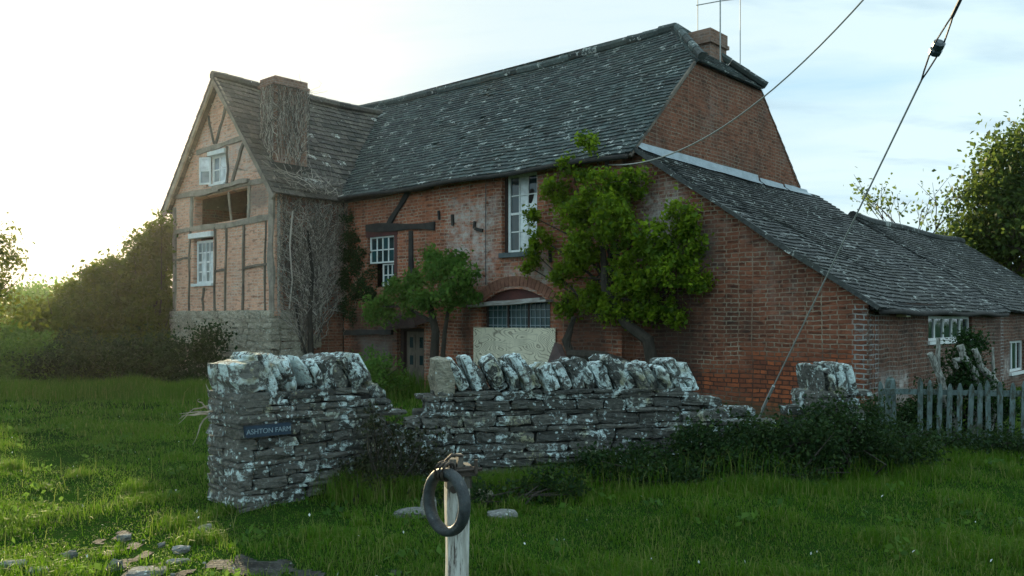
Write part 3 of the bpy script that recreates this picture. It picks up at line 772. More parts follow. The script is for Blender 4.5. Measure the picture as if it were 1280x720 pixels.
# wing roof
LW = (XR + .28 - XC) / cw
def sag_w(u, v): return -.05 * math.sin(max(0, min(1, (u + 2) / 5)) * math.pi) + .03 * noise.noise(Vector((u * .8, v * .7, 9)))
def uw(v):
    z = ZWR - (XR + .28 - XC) * KW + v * sw
    return -2.22, max(-.2, (z - ZM0) / KM + .05)
wr, Pw = slope_tiles('roof', M['tile_wing'], (XR + .28, 0, ZWR - (XR + .28 - XC) * KW), (0, 1, 0), (-cw, 0, sw), LW, uw, gauge=.19, tw=.24, sag=sag_w, label='steep brown tiled wing roof')
slope_tiles('roof', M['tile_wing'], (XL - .28, 0, ZWR - (XR + .28 - XC) * KW), (0, 1, 0), (cw, 0, sw), LW, lambda v: (-2.22, 7.3), gauge=.3, tw=.5, label='far slope of the wing roof')
mb = MB(); y = -2.22
while y < 3.2:
    mb.tube([(XC, y, 7.80 + sag_w(y, 4) * .6), (XC, y + .42, 7.80 + sag_w(y + .4, 4) * .6)], [.115, .125], 8); y += .43
mb.build('ridge_tiles', M['tile_wing'], wr)

# ---- chimneys
def brick_box(mb, x0, x1, y0, y1, z0, z1): mb.box(x0, x1, y0, y1, z0, z1)
mb = MB(); brick_box(mb, -13.95, -13.3, -1.72, -.82, 4.9, 7.3)
ch = mb.build('chimney', M['brick_chim'], house); ch['label'] = 'wing chimney smothered in bare creeper'
mb = MB(); mb.box(-14.0, -13.25, -1.77, -.77, 7.3, 7.37); mb.box(-13.96, -13.29, -1.73, -.81, 7.372, 7.52); mb.build('chimney_cap', M['brick_chim'], ch)
mb = MB(); mb.box(-14.0, -13.2, -1.8, -.75, 5.1, 5.42); mb.build('flashing', M['tile_wing'], ch)
mb = MB(); brick_box(mb, -5.5, -4.72, 3.75, 4.5, 6.9, 8.02)
ch2 = mb.build('chimney', M['brick_chim'], house); ch2['label'] = 'stout chimney on the end of the main ridge'
mb = MB(); mb.box(-5.55, -4.67, 3.7, 4.55, 7.78, 7.86); mb.box(-5.52, -4.7, 3.73, 4.52, 7.862, 8.1); mb.build('chimney_cap', M['brick_chim'], ch2)
# tv aerial
ta = empty('tv_aerial', W(-4.66, 3.95, 7.75), HRZ); tag(ta, 'thin metal aerial rising above the right hand chimney', 'aerial')
mb = MB(); mb.tube([(.08, 0, -.55), (.08, 0, 1.9)], .018, 6); mb.build('mast', M['galv'], ta)
mb = MB(); mb.tube([(-.50, -.02, 1.0), (.08, 0, .96), (.58, .02, .90)], .012, 6); mb.build('crossbar', M['galv'], ta)
for k, (x, z0, z1) in enumerate(((-.48, .05, 1.75), (.56, -.55, 1.6))):
    mb = MB(); mb.tube([(x, 0, z0), (x, 0, z1)], .011, 5); mb.build('aerial_rod', M['galv'], ta)

# ---- lean-to
LZ0, LZ1 = 1.93, 4.78
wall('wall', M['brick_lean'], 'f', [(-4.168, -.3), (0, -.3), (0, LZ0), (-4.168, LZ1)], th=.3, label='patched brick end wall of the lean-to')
WS = rect(3.0, 5.9, 1.27, 1.72)
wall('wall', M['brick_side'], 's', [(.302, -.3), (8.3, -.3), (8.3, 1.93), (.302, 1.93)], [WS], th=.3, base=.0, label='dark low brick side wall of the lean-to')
mb = MB()
for k in range(26):    # alternating quoin bricks at the corner
    z = -.1 + k * .078
    l = .23 if k % 2 else .115
    mb.box(-.012, .012, -.012, l + .012, z, z + .062)
mb.build('quoin', M['brick_side'], house)
window('s', 3.0, 5.9, 1.27, 1.72, 5, 1, .06, M['white_paint'], lambda i_, j_: 'glass', frame=.05, bar_=.06, sill=(.03, .06, .1), label='long low white casement of the lean-to')
mb = MB(); mb.box(-.24, -.06, 3.02, 5.88, .9, 1.205); mb.build('window_board', M['interior'], house)
KL = (LZ1 - LZ0) / 4.17; cl = math.cos(math.atan(KL)); sl = math.sin(math.atan(KL))
def sag_l(u, v): return -.06 * math.sin(max(0, min(1, u / 8)) * math.pi) + .06 * noise.noise(Vector((u * .35, v * .5, 4))) + .02 * noise.noise(Vector((u * 1.3, v * 1.3, 8)))
lr, Pl = slope_tiles('roof', M['tile_lean'], (.22, 0, LZ0 - .22 * KL + .03), (0, 1, 0), (-cl, 0, sl), (4.17 + .22) / cl, lambda v: (-.14, 8.15), gauge=.13, tw=.2, sag=sag_l, label='dark sagging tiled roof of the lean-to')
mb = MB()
for (y0, y1, zz) in ((-.05, 4.9, .0), (5.0, 6.2, -.05), (6.3, 7.6, -.03)):
    n = 8
    for k in range(n):
        ya, yb = y0 + (y1 - y0) * k / n, y0 + (y1 - y0) * (k + 1) / n; s0, s1 = sag_l(ya, 5) * .8, sag_l(yb, 5) * .8
        wv = lambda y_: .012 * noise.noise(Vector((y_ * 3, zz, 1)))
        A = [(-4.15, ya, LZ1 + .15 + zz + wv(ya)), (-4.15, yb, LZ1 + .15 + zz + wv(yb)), (-4.12, yb, LZ1 + .06 + s1), (-4.12, ya, LZ1 + .06 + s0), (-4.0, yb, LZ1 - .03 + s1), (-4.0, ya, LZ1 - .03 + s0)]
        mb.add([A[0], A[1], A[2], A[3]]); mb.add([A[3], A[2], A[4], A[5]])
mb.build('flashing', M['lead'], lr)
mb = MB(); mb.bar((.2, -.13, LZ0 - .12), (-4.15, -.13, LZ1 - .0), .07, .05, rough=.03, segs=22); mb.build('verge', M['tile_lean'], lr)
mb = MB(); mb.tube([(.2, .0 + k * .42, LZ0 - .16 + .015 * math.sin(k)) for k in range(20)], .045, 7); mb.build('gutter', M['timber_black'], house, smooth=True)
mb = MB(); mb.bar((.0, 0.05, LZ0 - .07), (.0, 8.2, LZ0 - .07), .12, .14, side=(1, 0, 0)); mb.build('timber_plate', M['timber_black'], house)
# closing of lean-to rear
mb = MB(); mb.add([(-4.16, 8.05, -.3), (-.02, 8.05, -.3), (-.02, 8.05, LZ0), (-4.16, 8.05, LZ1)]); mb.add([(-4.16, 7.2, -.3), (-4.16, 8.05, -.3), (-4.16, 8.05, LZ1), (-4.16, 7.2, LZ1)]); mb.build('wall', M['brick_gable'], house)
# flood lamp
fl = MB(); fl.box(.01, .16, 1.26, 1.5, 1.7, 1.81); fl = fl.build('floodlight', M['lamp_body'], house, bevel=.01)
fl['label'] = 'small yellowed lamp under the lean-to eave'
mb = MB(); mb.box(.162, .168, 1.28, 1.48, 1.715, 1.795); mb.build('lens', M['pane_grey'], fl)

# ------------------------------------------------------------------ outbuilding beyond the lean-to
ob = empty('outbuilding', W(0, 8.3, 0), HRZ); tag(ob, 'low brick outbuilding with dark tiled roof behind the lean-to', 'outbuilding')
def V0(x, y, z): return (x, y - 8.3, z)
f0 = Tmap['s']
mb = MB()
def q4(pts, uv): mb.add(pts, uv)
wy0, wy1, wz0, wz1 = 1.05, 2.6, .42, 1.16
o = wall('wall', M['brick_side'], 's', [(0.02, -.3), (9.5, -.3), (9.5, 1.9), (0.02, 1.9)], [rect(wy0, wy1, wz0, wz1)], th=.28, base=.04, parent=ob)
window('s', wy0, wy1, wz0, wz1, 3, 1, .1, M['white_paint'], lambda i_, j_: 'glass', frame=.06, bar_=.06, sill=(.05, .07, .12), parent=ob)
mb = MB()
zr = 4.22; xr = -3.25
mb.add([(-.05, 9.4, -.3), (-6.4, 9.4, -.3), (-6.4, 9.4, 1.9), (xr, 9.4, zr - .1), (-.05, 9.4, 1.9)]); mb.add([(-4.16, .02, -.3), (-6.4, .02, -.3), (-6.4, .02, 1.9), (xr, .02, zr - .1), (-4.16, .02, 3.6)])
mb.add([(-6.4, .02, -.3), (-6.4, 9.4, -.3), (-6.4, 9.4, 1.9), (-6.4, .02, 1.9)])
mb.build('wall', M['brick_gable'], ob)
KO = (zr - 1.85) / (.2 - xr); c_o = math.cos(math.atan(KO)); s_o = math.sin(math.atan(KO)); LO = (.2 - xr) / c_o
def sag_o(u, v): return .07 * noise.noise(Vector((u * .4, v * .4, 14))) - .06 * math.sin(max(0, min(1, u / 9)) * math.pi)
orf, _ = slope_tiles('roof', M['tile_lean'], (.2, 0, 1.85), (0, 1, 0), (-c_o, 0, s_o), LO, lambda v: (-.1, 9.5), gauge=.15, tw=.24, sag=sag_o, parent=ob)
slope_tiles('roof', M['tile_lean'], (2 * xr - .2, 0, 1.85), (0, 1, 0), (c_o, 0, s_o), LO, lambda v: (-.1, 9.5), gauge=.3, tw=.5, parent=ob)
mb = MB(); y = -.1
while y < 9.4: mb.tube([(xr, y, zr + .03 + sag_o(y, LO)), (xr, y + .42, zr + .03 + sag_o(y + .4, LO))], .11, 8); y += .43
mb.build('ridge_tiles', M['tile_lean'], orf)

# ------------------------------------------------------------------ dry stone walls
def dry_wall(name, org, e, length, thick, top_fn, label, z0=-.12, hmin=.05, hmax=.13, lmin=.14, lmax=.46, seed=1, name_short=False):
    random.seed(seed)
    ang = math.atan2(e[1], e[0]); root = empty(name, (org[0], org[1], 0), ang); tag(root, label, 'stone wall')
    mb = MB(); z = z0
    while z < 1.2:
        h = random.uniform(hmin, hmax)
        for leaf in (0, 1):
            u = -random.random() * .012
            while u < length:
                l = random.uniform(lmin, lmax) * (1 if h > .07 else 1.2) * (.5 if (name_short and u < .55) else 1)
                uc = u + l / 2; tp = top_fn(uc)
                if z + h * .6 < tp and uc < length + .1:
                    dp = thick / 2 * random.uniform(.92, 1.08); yc = thick / 4 if leaf == 0 else thick * 3 / 4
                    ja = .02 if u < .05 else .05
                    rot = Matrix.Rotation(random.uniform(-ja, ja), 3, 'Y') @ Matrix.Rotation(random.uniform(-ja, ja), 3, 'Z')
                    stone(mb, (uc, yc + random.uniform(-.4, .4) * ja, z + h / 2), (l * .98, dp, h * random.uniform(.86, .98)), rot, amp=.12 if u < .05 else .22, us=US_S if u < .05 else US, col=(random.uniform(1.1, 1.7), random.random() * .5, random.random()) if u < .05 else None)  # stones at the wall end coloured paler, standing in for light from the left
                u += l
        z += h
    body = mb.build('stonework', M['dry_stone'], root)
    mb = MB(); n = 24
    for k in range(n):
        u0, u1 = length * k / n, length * (k + 1) / n; tp = min(top_fn(u0 + .01), top_fn(u1 - .01), top_fn((u0 + u1) / 2)) - .1
        if tp > .05: mb.box(max(u0, .05), min(u1, length - .05), .06, thick - .06, -.15, tp)
    mb.build('core', M['core'], root)
    return root
def copings(root, u0, u1, top, thick, lean, hs=.3, seed=3, first=None, zfn=None):
    random.seed(seed); u = u0; k = 0
    while u < u1:
        w_ = random.uniform(.075, .15); h = hs * random.uniform(.72, 1.12)
        ln = lean + random.uniform(-.12, .12); mb = MB()
        rot = Matrix.Rotation(-ln, 3, 'Y') @ Matrix.Rotation(random.uniform(-.1, .1), 3, 'Z')
        stone(mb, (u + w_ / 2 - .5 * h * math.sin(ln), thick / 2 + random.uniform(-.03, .03), (zfn(u) if zfn else top) + h * .46), (w_ * .95, thick * random.uniform(.8, 1.08), h), rot, amp=.24, us=US_R if random.random() < .3 else US)
        o = mb.build('coping_stone', M['bare_stone'] if (first == 'bare' and k == 0) else M['coping'], root); k += 1
        for pl in o.data.polygons: pl.use_smooth = False
        u += w_ * 1.0 + random.uniform(.012, .035)
def top1(u):
    if u < 1.4: return 1.02
    if u < 1.52: return .86
    if u < 1.64: return .74
    if u < 1.8: return .5
    return .3
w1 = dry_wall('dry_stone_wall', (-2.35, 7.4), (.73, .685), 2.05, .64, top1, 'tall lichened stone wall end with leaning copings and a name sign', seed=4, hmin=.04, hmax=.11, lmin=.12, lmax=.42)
copings(w1, .30, 1.40, 1.0, .62, .46, hs=.34, seed=8)
random.seed(5)
mb = MB(); stone(mb, (.13, .32, 1.14), (.27, .6, .29), Matrix.Rotation(-.18, 3, 'Y'), amp=.12, us=US); mb.build('coping_stone', M['coping'], w1)
mb = MB(); stone(mb, (1.5, .3, .92), (.2, .4, .2), None, amp=.3, us=US_R); mb.build('coping_stone', M['coping'], w1)

e2 = Vector((3.28, .74, 0)).normalized()
def top2(u):
    if u < .12: return .6
    if u < .24: return .69
    if u < .36: return .79
    if u < .46: return .89
    if u < 3.22: return .96 - .012 * u
    if u < 3.36: return .8
    if u < 3.5: return .7
    return .55 + .12 * math.sin(u * 7)
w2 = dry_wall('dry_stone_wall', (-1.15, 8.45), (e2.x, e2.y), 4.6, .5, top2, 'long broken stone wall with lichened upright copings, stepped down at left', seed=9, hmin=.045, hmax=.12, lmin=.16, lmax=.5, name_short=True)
copings(w2, .66, 3.25, .95, .5, .46, hs=.36, seed=12, zfn=lambda u: .94 - .012 * u)
random.seed(21)
mb = MB(); stone(mb, (.5, .25, 1.08), (.2, .5, .36), Matrix.Rotation(-.1, 3, 'Y'), amp=.2); mb.build('coping_stone', M['bare_stone'], w2)['label'] = 'bare tan end coping stone'
w3p = Vector((-1.15, 8.45, 0)) + e2 * 4.62
def top3(u): return .84 if u < .56 else .5
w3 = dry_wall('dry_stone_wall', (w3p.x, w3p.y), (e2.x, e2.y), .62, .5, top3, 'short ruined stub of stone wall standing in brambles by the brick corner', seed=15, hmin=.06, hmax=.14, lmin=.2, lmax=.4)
copings(w3, .06, .55, .84, .5, .2, hs=.33, seed=18)

# name sign on the first wall
sg = empty('name_sign', (-2.35 + .73 * .04 + .685 * .022, 7.4 + .685 * .04 - .73 * .022, .63), math.atan2(.685, .73)); tag(sg, 'dark blue name plate with faint letters on the stone wall end', 'sign')
mb = MB(); mb.box(0, .43, -.02, .03, 0, .1); mb.build('plate', M['sign_blue'], sg, bevel=.004)
cu = bpy.data.curves.new('lettering', 'FONT'); cu.body = 'ASHTON FARM'; cu.size = .062; cu.extrude = .002; cu.align_x = 'CENTER'
cu.materials.append(M['sign_letter'])
_t = bpy.data.objects.new('lettering_curve', cu); COL.objects.link(_t)
lm_ = bpy.data.meshes.new_from_object(_t.evaluated_get(bpy.context.evaluated_depsgraph_get())); bpy.data.objects.remove(_t)
tx = bpy.data.objects.new('lettering', lm_); COL.objects.link(tx); tx.parent = sg; tx.location = (.215, -.0225, .03); tx.rotation_euler = (R(90), 0, 0)

# ------------------------------------------------------------------ tether post with rubber ring
random.seed(31)
PX, PY = -.245, 3.83
pg = float(gz(PX, PY))
post = empty('wooden_post', (PX, PY, pg), R(14)); tag(post, 'peeling white wooden post with rusty fittings on its top', 'post')
mb = MB(); n = 14; rings = []
for k in range(n + 1):
    z = -.25 + 1.24 * k / n; sx = .049 + .004 * noise.noise(Vector((z * 3, 1, 0))); sy = .045 + .004 * noise.noise(Vector((z * 3, 5, 0)))
    rings.append([(a_ * sx + .006 * noise.noise(Vector((z * 4, a_, b_))), b_ * sy + .006 * noise.noise(Vector((z * 4, a_ + 9, b_))), z) for a_, b_ in ((-1, -.8), (-.8, -1), (.8, -1), (1, -.8), (1, .8), (.8, 1), (-.8, 1), (-1, .8))])
vs = [q for r_ in rings for q in r_]
fs = [(k * 8 + j_, k * 8 + (j_ + 1) % 8, k * 8 + 8 + (j_ + 1) % 8, k * 8 + 8 + j_) for k in range(n) for j_ in range(8)] + [tuple(n * 8 + j_ for j_ in range(8))]
mb.mesh(vs, fs); mb.build('post_shaft', M['post_paint'], post, bevel=.002)
mb = MB()
for (x0, x1, y0, y1, z1) in ((-.05, -.012, -.046, .01, 1.03), (-.01, .02, -.04, .03, 1.045), (.022, .05, -.046, .046, 1.0), (-.045, -.0, .012, .045, 1.015)):
    mb.bar(((x0 + x1) / 2, (y0 + y1) / 2, .9), ((x0 + x1) / 2 + .004, (y0 + y1) / 2, z1), x1 - x0, y1 - y0, rough=.006, segs=4, taper=.8)
mb.build('split_top', M['old_wood'], post)
mb = MB(); mb.box(-.085, .075, -.062, -.05, .955, .995); mb.box(.050, .056, -.05, .04, .90, 1.0)
mb.tube([(-.08, -.075, .99), (-.07, -.09, .97), (-.055, -.075, .95)], .012, 8); mb.tube([(-.03, -.055, .9), (-.03, -.085, .9)], .014, 8); mb.tube([(.07, -.08, 1.03), (.07, -.08, .97)], .008, 6); mb.tube([(-.11, -.06, .975), (.1, -.06, .985)], .009, 6)
mb.build('bracket', M['iron'], post)
rg = empty('rubber_tyre', (PX - .04, PY - .108, pg + .855), R(-46)); tag(rg, 'small black rubber tyre hung as a ring on the white post', 'tyre')
mb = MB(); vs = []; nu, nv = 48, 14
for i_ in range(nu):
    a_ = 2 * math.pi * i_ / nu
    for j_ in range(nv):
        b_ = 2 * math.pi * j_ / nv; cb, sb_ = math.cos(b_), math.sin(b_)
        rr = .124 + .021 * math.copysign(abs(cb) ** .8, cb); yy = .027 * math.copysign(abs(sb_) ** .8, sb_)
        vs.append((rr * math.cos(a_) * .98, yy, rr * math.sin(a_) * 1.03))
fs = [(i_ * nv + j_, ((i_ + 1) % nu) * nv + j_, ((i_ + 1) % nu) * nv + (j_ + 1) % nv, i_ * nv + (j_ + 1) % nv) for i_ in range(nu) for j_ in range(nv)]
mb.mesh(vs, fs); mb.build('tyre_body', M['rubber'], rg, smooth=True)
mb = MB()
for dx in (-.035, -.012, .012):
    pts = [(dx + .012 * math.sin(q), .035 * math.cos(q), .132 + .04 * math.sin(q)) for q in np.linspace(0, 2 * math.pi, 13)]
    mb.tube(pts, .0065, 6, caps=False)
mb.tube([(-.02, .0, .165), (.0, .03, .2), (.0, .09, .19)], .007, 6)
mb.build('wire_binding', M['iron'], rg, smooth=True)

# ------------------------------------------------------------------ wires
def sagline(a_, b_, sag, n=40):
    a_, b_ = Vector(a_), Vector(b_)
    return [a_.lerp(b_, k / n) - Vector((0, 0, sag * 4 * (k / n) * (1 - k / n))) for k in range(n + 1)]
A = W(-4.7, -.12, 4.55); 
cb = empty('overhead_cable', A, 0); tag(cb, 'pale sagging overhead cable running up from the front corner of the house', 'cable')
mb = MB(); pts = sagline((0, 0, 0), Vector((6.5, 6.0, 10.0)) - A, 1.9); mb.tube(pts, .012, 6); mb.build('cable_strand', M['cable_pale'], cb, smooth=True)
mb = MB(); mb.tube([(0, 0, 0), (-.03, .12, .02)], .02, 6); mb.box(-.06, .02, .05, .12, -.08, .08); mb.build('bracket', M['iron'], cb)

G0 = Vector((2.87, 10.7, .02)); gd = Vector((.1, -4.7, 3.53)); gl = gd.normalized()
gw = empty('guy_wire', G0, 0); tag(gw, 'steel guy wire rising from the brambles with a dark insulator near its top', 'guy wire')
ti = 1.0 * gd.length
mb = MB(); mb.tube([(0, 0, -.1), gl * 1.25], .014, 6); mb.build('anchor_rod', M['galv'], gw)
mb = MB(); mb.tube([gl * 1.2, gl * (ti - .27)], .007, 6); mb.tube([gl * 1.0, gl * 1.5], .017, 6); mb.build('lower_strand', M['galv'], gw)
sdv = gl.cross(Vector((0, 1, 0))).normalized()
mb = MB()
for s_ in (-1, 1): mb.tube([gl * (ti - .27), gl * (ti - .2) + sdv * s_ * .012, gl * (ti - .05) + sdv * s_ * .03, gl * (ti + .05) + sdv * s_ * .02], .006, 6)
for s_ in (-1, 1): mb.tube([gl * (ti + .27), gl * (ti + .2) + sdv * s_ * .012, gl * (ti + .05) + sdv * s_ * .03, gl * (ti - .05) + sdv * s_ * .02], .006, 6)
mb.build('wire_loop', M['cable_dark'], gw)
mb = MB(); mb.tube([gl * (ti + .25), gl * (ti + 2.6)], .0125, 8); mb.build('upper_strand', M['cable_dark'], gw)
mb = MB(); mb.tube([gl * (ti - .055), gl * (ti - .045), gl * (ti - .012), gl * (ti), gl * (ti + .012), gl * (ti + .045), gl * (ti + .055)], [.025, .042, .044, .036, .044, .042, .025], 10); mb.build('insulator', M['ceramic'], gw, smooth=False)

# ------------------------------------------------------------------ picket fence
random.seed(41)
FA = Vector((4.62, 11.35, 0)); FB = Vector((7.6, 10.75, 0)); fe = (FB - FA).normalized()
fn = empty('picket_fence', FA, math.atan2(fe.y, fe.x)); tag(fn, 'worn pale green picket fence in front of the low brick side wall', 'fence')
FL = (FB - FA).length
def fx(px):   # distance along the fence of a picket
    r_ = (px - 640) / 1073; return (FA.x - r_ * FA.y) / (r_ * fe.y - fe.x)
for px in (1103, 1150, 1161, 1173, 1185, 1198, 1211, 1224, 1236, 1250, 1264, 1279, 1292, 1305):
    u = fx(px); h = .84 + random.uniform(-.02, .04) + (.04 if px == 1150 else 0); w_ = .062; tl = random.uniform(-.045, .045); mb = MB(); zz = -.05
    prof = [(-w_ / 2, zz), (w_ / 2, zz), (w_ / 2 + tl * .9, h - .07), (tl + .008, h), (tl - .012, h - .004), (-w_ / 2 + tl * .9, h - .07)]
    vs = [(u + a_, -.012, b_) for a_, b_ in prof] + [(u + a_, .012, b_) for a_, b_ in prof]
    mb.mesh(vs, [tuple(range(6)), tuple(range(11, 5, -1))] + [(k, 6 + k, 6 + (k + 1) % 6, (k + 1) % 6) for k in range(6)])
    mb.build('picket', M['fence_paint'], fn, bevel=.003)
for z in (.71, .1):
    mb = MB(); mb.bar((fx(1101), .035, z), (FL + .2, .035, z - .01), .07, .04, rough=.006, segs=10); mb.build('rail', M['fence_paint'], fn)
mb = MB(); mb.tube([(fx(1118), .22, -.1), (fx(1118), .22, .78), (fx(1118), .22, .85), (fx(1118), .22, .89)], [.072, .07, .06, .025], 10); mb.build('gate_post', M['fence_paint'], fn)

# ------------------------------------------------------------------ dead stump behind the fence
random.seed(43)
ds = empty('dead_tree', (6.3, 12.0, 0)); tag(ds, 'bleached dead tree with sawn leaning limbs behind the picket fence', 'dead tree')
def limb(pts, r0, r1, name='limb'):
    mb = MB(); P = [Vector(q) for q in pts]; sub = []
    for a_, b_ in zip(P[:-1], P[1:]):
        for k in range(4): sub.append(a_.lerp(b_, k / 4) + Vector((random.uniform(-.008, .008),) * 3))
    sub.append(P[-1]); n = len(sub)
    mb.tube(sub, [(r0 + (r1 - r0) * k / (n - 1)) * (1 + random.uniform(-.1, .1)) for k in range(n)], 9); mb.build(name, M['dead_wood'], ds)
limb([(-.05, 0, -.05), (-.25, -.05, .5), (-.36, -.1, .87), (-.52, -.12, 1.19)], .06, .042)
limb([(-.33, -.08, .7), (-.40, -.1, .94), (-.40, -.12, 1.4)], .04, .026)
limb([(.15, 0, -.05), (.2, -.05, .62), (.12, -.08, .94), (-.03, -.1, 1.11), (-.09, -.1, 1.30)], .055, .045)
limb([(-.03, -.1, 1.10), (-.20, -.14, 1.09), (-.15, -.15, .98)], .042, .02)
limb([(.3, 0, -.05), (.42, -.03, .55), (.42, -.05, .79), (.22, -.08, .99), (.11, -.1, 1.25)], .075, .04)
limb([(.43, 0, .6), (.45, .03, .85), (.45, .05, 1.27)], .04, .015)
limb([(-.33, -.12, .82), (-.46, -.18, .92), (-.36, -.18, .72)], .03, .02)

# ------------------------------------------------------------------ loose things
def loose(x, y, size, label, rz=0, mat='loose_stone', us=US_R, dz=0.35, amp=.22, name='loose_stone'):
    mb = MB(); stone(mb, (0, 0, 0), size, None, amp=.32, us=US_R)
    o = mb.build(name, M[mat]); o.scale = (.85, .85, .85); o.location = (x, y, float(gz(x, y)) + size[2] * (dz - .12)); o.rotation_euler = (0, 0, rz)
    tag(o, label, 'stone', 'loose stones lying in the grass and on the path'); return o
random.seed(51)
loose(-.08, 7.35, (.26, .2, .07), 'flat pale slab lying in grass right of the white post', .2, us=US, dz=.45)
loose(-.84, 7.2, (.34, .14, .09), 'long grey slab lying at the foot of the broken wall', -.25, us=US)
loose(-.71, 7.3, (.13, .16, .26), 'upright grey stone seen through the tyre ring', .3)
loose(-.30, 8.0, (.26, .2, .15), 'tan boulder at the foot of the broken wall', .1, mat='bare_stone')
loose(-2.36, 6.12, (.13, .09, .05), 'small flat white slab in grass beside the path', .2, us=US, dz=.6)
loose(-2.42, 5.68, (.27, .22, .05), 'largest flat pale slab set in the path', .1, us=US, dz=.5)
loose(-2.72, 5.88, (.10, .09, .085), 'round pale stone on the left edge of the path', .4)
loose(-3.05, 6.75, (.10, .08, .07), 'grey stone at the far end of the path', .7)
loose(-3.33, 5.72, (.17, .11, .06), 'rectangular dark stone in the lower left grass', .1, us=US)
loose(-3.12, 5.64, (.13, .1, .05), 'low dark stone beside a rectangular one in the lower left grass', .5)
loose(-2.62, 6.42, (.055, .05, .045), 'small white cobble in the middle of the path', .5)
loose(-3.2, 6.2, (.12, .09, .06), 'mossy stone half sunk in the left grass', .9)
loose(-2.5, 5.42, (.1, .1, .07), 'pale stone at the very bottom of the path', .2)
loose(-2.45, 6.85, (.1, .08, .08), 'tan stone under the grass bank by the wall end', .2, mat='bare_stone')
loose(-2.28, 5.86, (.16, .09, .03), 'thin pale flake of stone near the large path slab', .4, us=US)
random.seed(53)
mb = MB()
US_P = unit_stone(2, .6)
for k in range(130):
    r_ = random.random()
    x = -2.95 + .9 * random.random(); y = 5.1 + 1.9 * random.random()
    if r_ < .35: x = -2.4 + 2.0 * random.random(); y = 5.2 + .55 * random.random()
    if float(pathness(np.array(x), np.array(y))) < -.03: continue
    s_ = random.uniform(.006, .022) * (1.7 if random.random() < .1 else 1)
    stone(mb, (x, y, float(gz(x, y)) + s_ * .3 + .012), (s_ * 1.4, s_, s_ * .8), Matrix.Rotation(random.random() * 3, 3, 'Z'), amp=.2, us=US_P)
tag(mb.build('gravel', M['loose_stone']), 'pale pebbles and gravel strewn along the trodden path', 'gravel', kind='stuff')
# rusty sheet
rs = empty('metal_sheet', W(-5.55, -.55, 0), HRZ); tag(rs, 'rusty dark folded metal sheet leaning against the brick wall', 'metal sheet')
mb = MB(); mb.mesh([(-.32, -.25, .3), (.05, -.3, .3), (.05, .0, .98), (-.14, .05, 1.22), (-.30, -.22, .3), (.07, -.28, .3), (.07, .02, .97), (-.12, .07, 1.21)], [(0, 1, 2, 3), (4, 7, 6, 5), (0, 4, 5, 1), (1, 5, 6, 2), (2, 6, 7, 3), (3, 7, 4, 0)])
mb.build('left_flap', M['rust'], rs)
mb = MB(); mb.mesh([(-.12, .04, 1.22), (.06, -.0, 1.19), (.55, -.12, .3), (.07, -.28, .3), (-.12, .06, 1.21), (.06, .02, 1.18), (.55, -.1, .3), (.07, -.26, .3)], [(0, 3, 2, 1), (4, 5, 6, 7), (0, 1, 5, 4), (1, 2, 6, 5), (2, 3, 7, 6)])
mb.build('right_flap', M['rust'], rs)

# ------------------------------------------------------------------ foliage
def leaf_quads(C, size, flat=None, up=.35, spread=None):
    """C (N,3) leaf centres -> verts, quads; pointed folded leaves"""
    n = len(C); s = size * rng.uniform(.45, 1.5, n)
    ax_ = rng.normal(size=(n, 3)); ax_[:, 2] -= up; ax_ /= np.linalg.norm(ax_, axis=1)[:, None]
    nr = rng.normal(size=(n, 3)); nr[:, 2] += up * 2
    if flat is not None: nr = nr * .6 + np.asarray(flat)
    sd = np.cross(ax_, nr); sd /= np.linalg.norm(sd, axis=1)[:, None] + 1e-9
    n2 = np.cross(sd, ax_)
    a = C - ax_ * s[:, None] * .5; b = C + ax_ * s[:, None] * .5
    l = C + sd * s[:, None] * .3 + n2 * s[:, None] * .1; r_ = C - sd * s[:, None] * .3 + n2 * s[:, None] * .1
    V = np.stack([a, l, b, r_], 1).reshape(-1, 3)
    Q = np.arange(n * 4).reshape(n, 4)
    return V, Q
def blob_points(blobs, per_m3=None, n=1000, clump=.12, per=14, shell=.35):
    """blobs: (x,y,z,rx,ry,rz). leaf centres gathered in sprays through the outer volume"""
    vol = np.array([b[3] * b[4] + b[4] * b[5] + b[3] * b[5] for b in blobs]); cnt = np.maximum(1, (vol / vol.sum() * n / per).astype(int))
    out = []; rc = []
    for b, k in zip(blobs, cnt):
        d = rng.normal(size=(k, 3)); d /= np.linalg.norm(d, axis=1)[:, None]
        r_ = shell + (1.08 - shell) * rng.random(k) ** .6
        c = np.array(b[:3]) + d * r_[:, None] * np.array(b[3:6])
        m_ = rng.poisson(per, k) + 1
        cc = np.repeat(c, m_, 0) + rng.normal(size=(m_.sum(), 3)) * clump * np.repeat(rng.uniform(.5, 1.4, k), m_)[:, None]
        out.append(cc); rc.append(np.repeat(rng.random(k), m_))
    return np.concatenate(out), np.concatenate(rc)
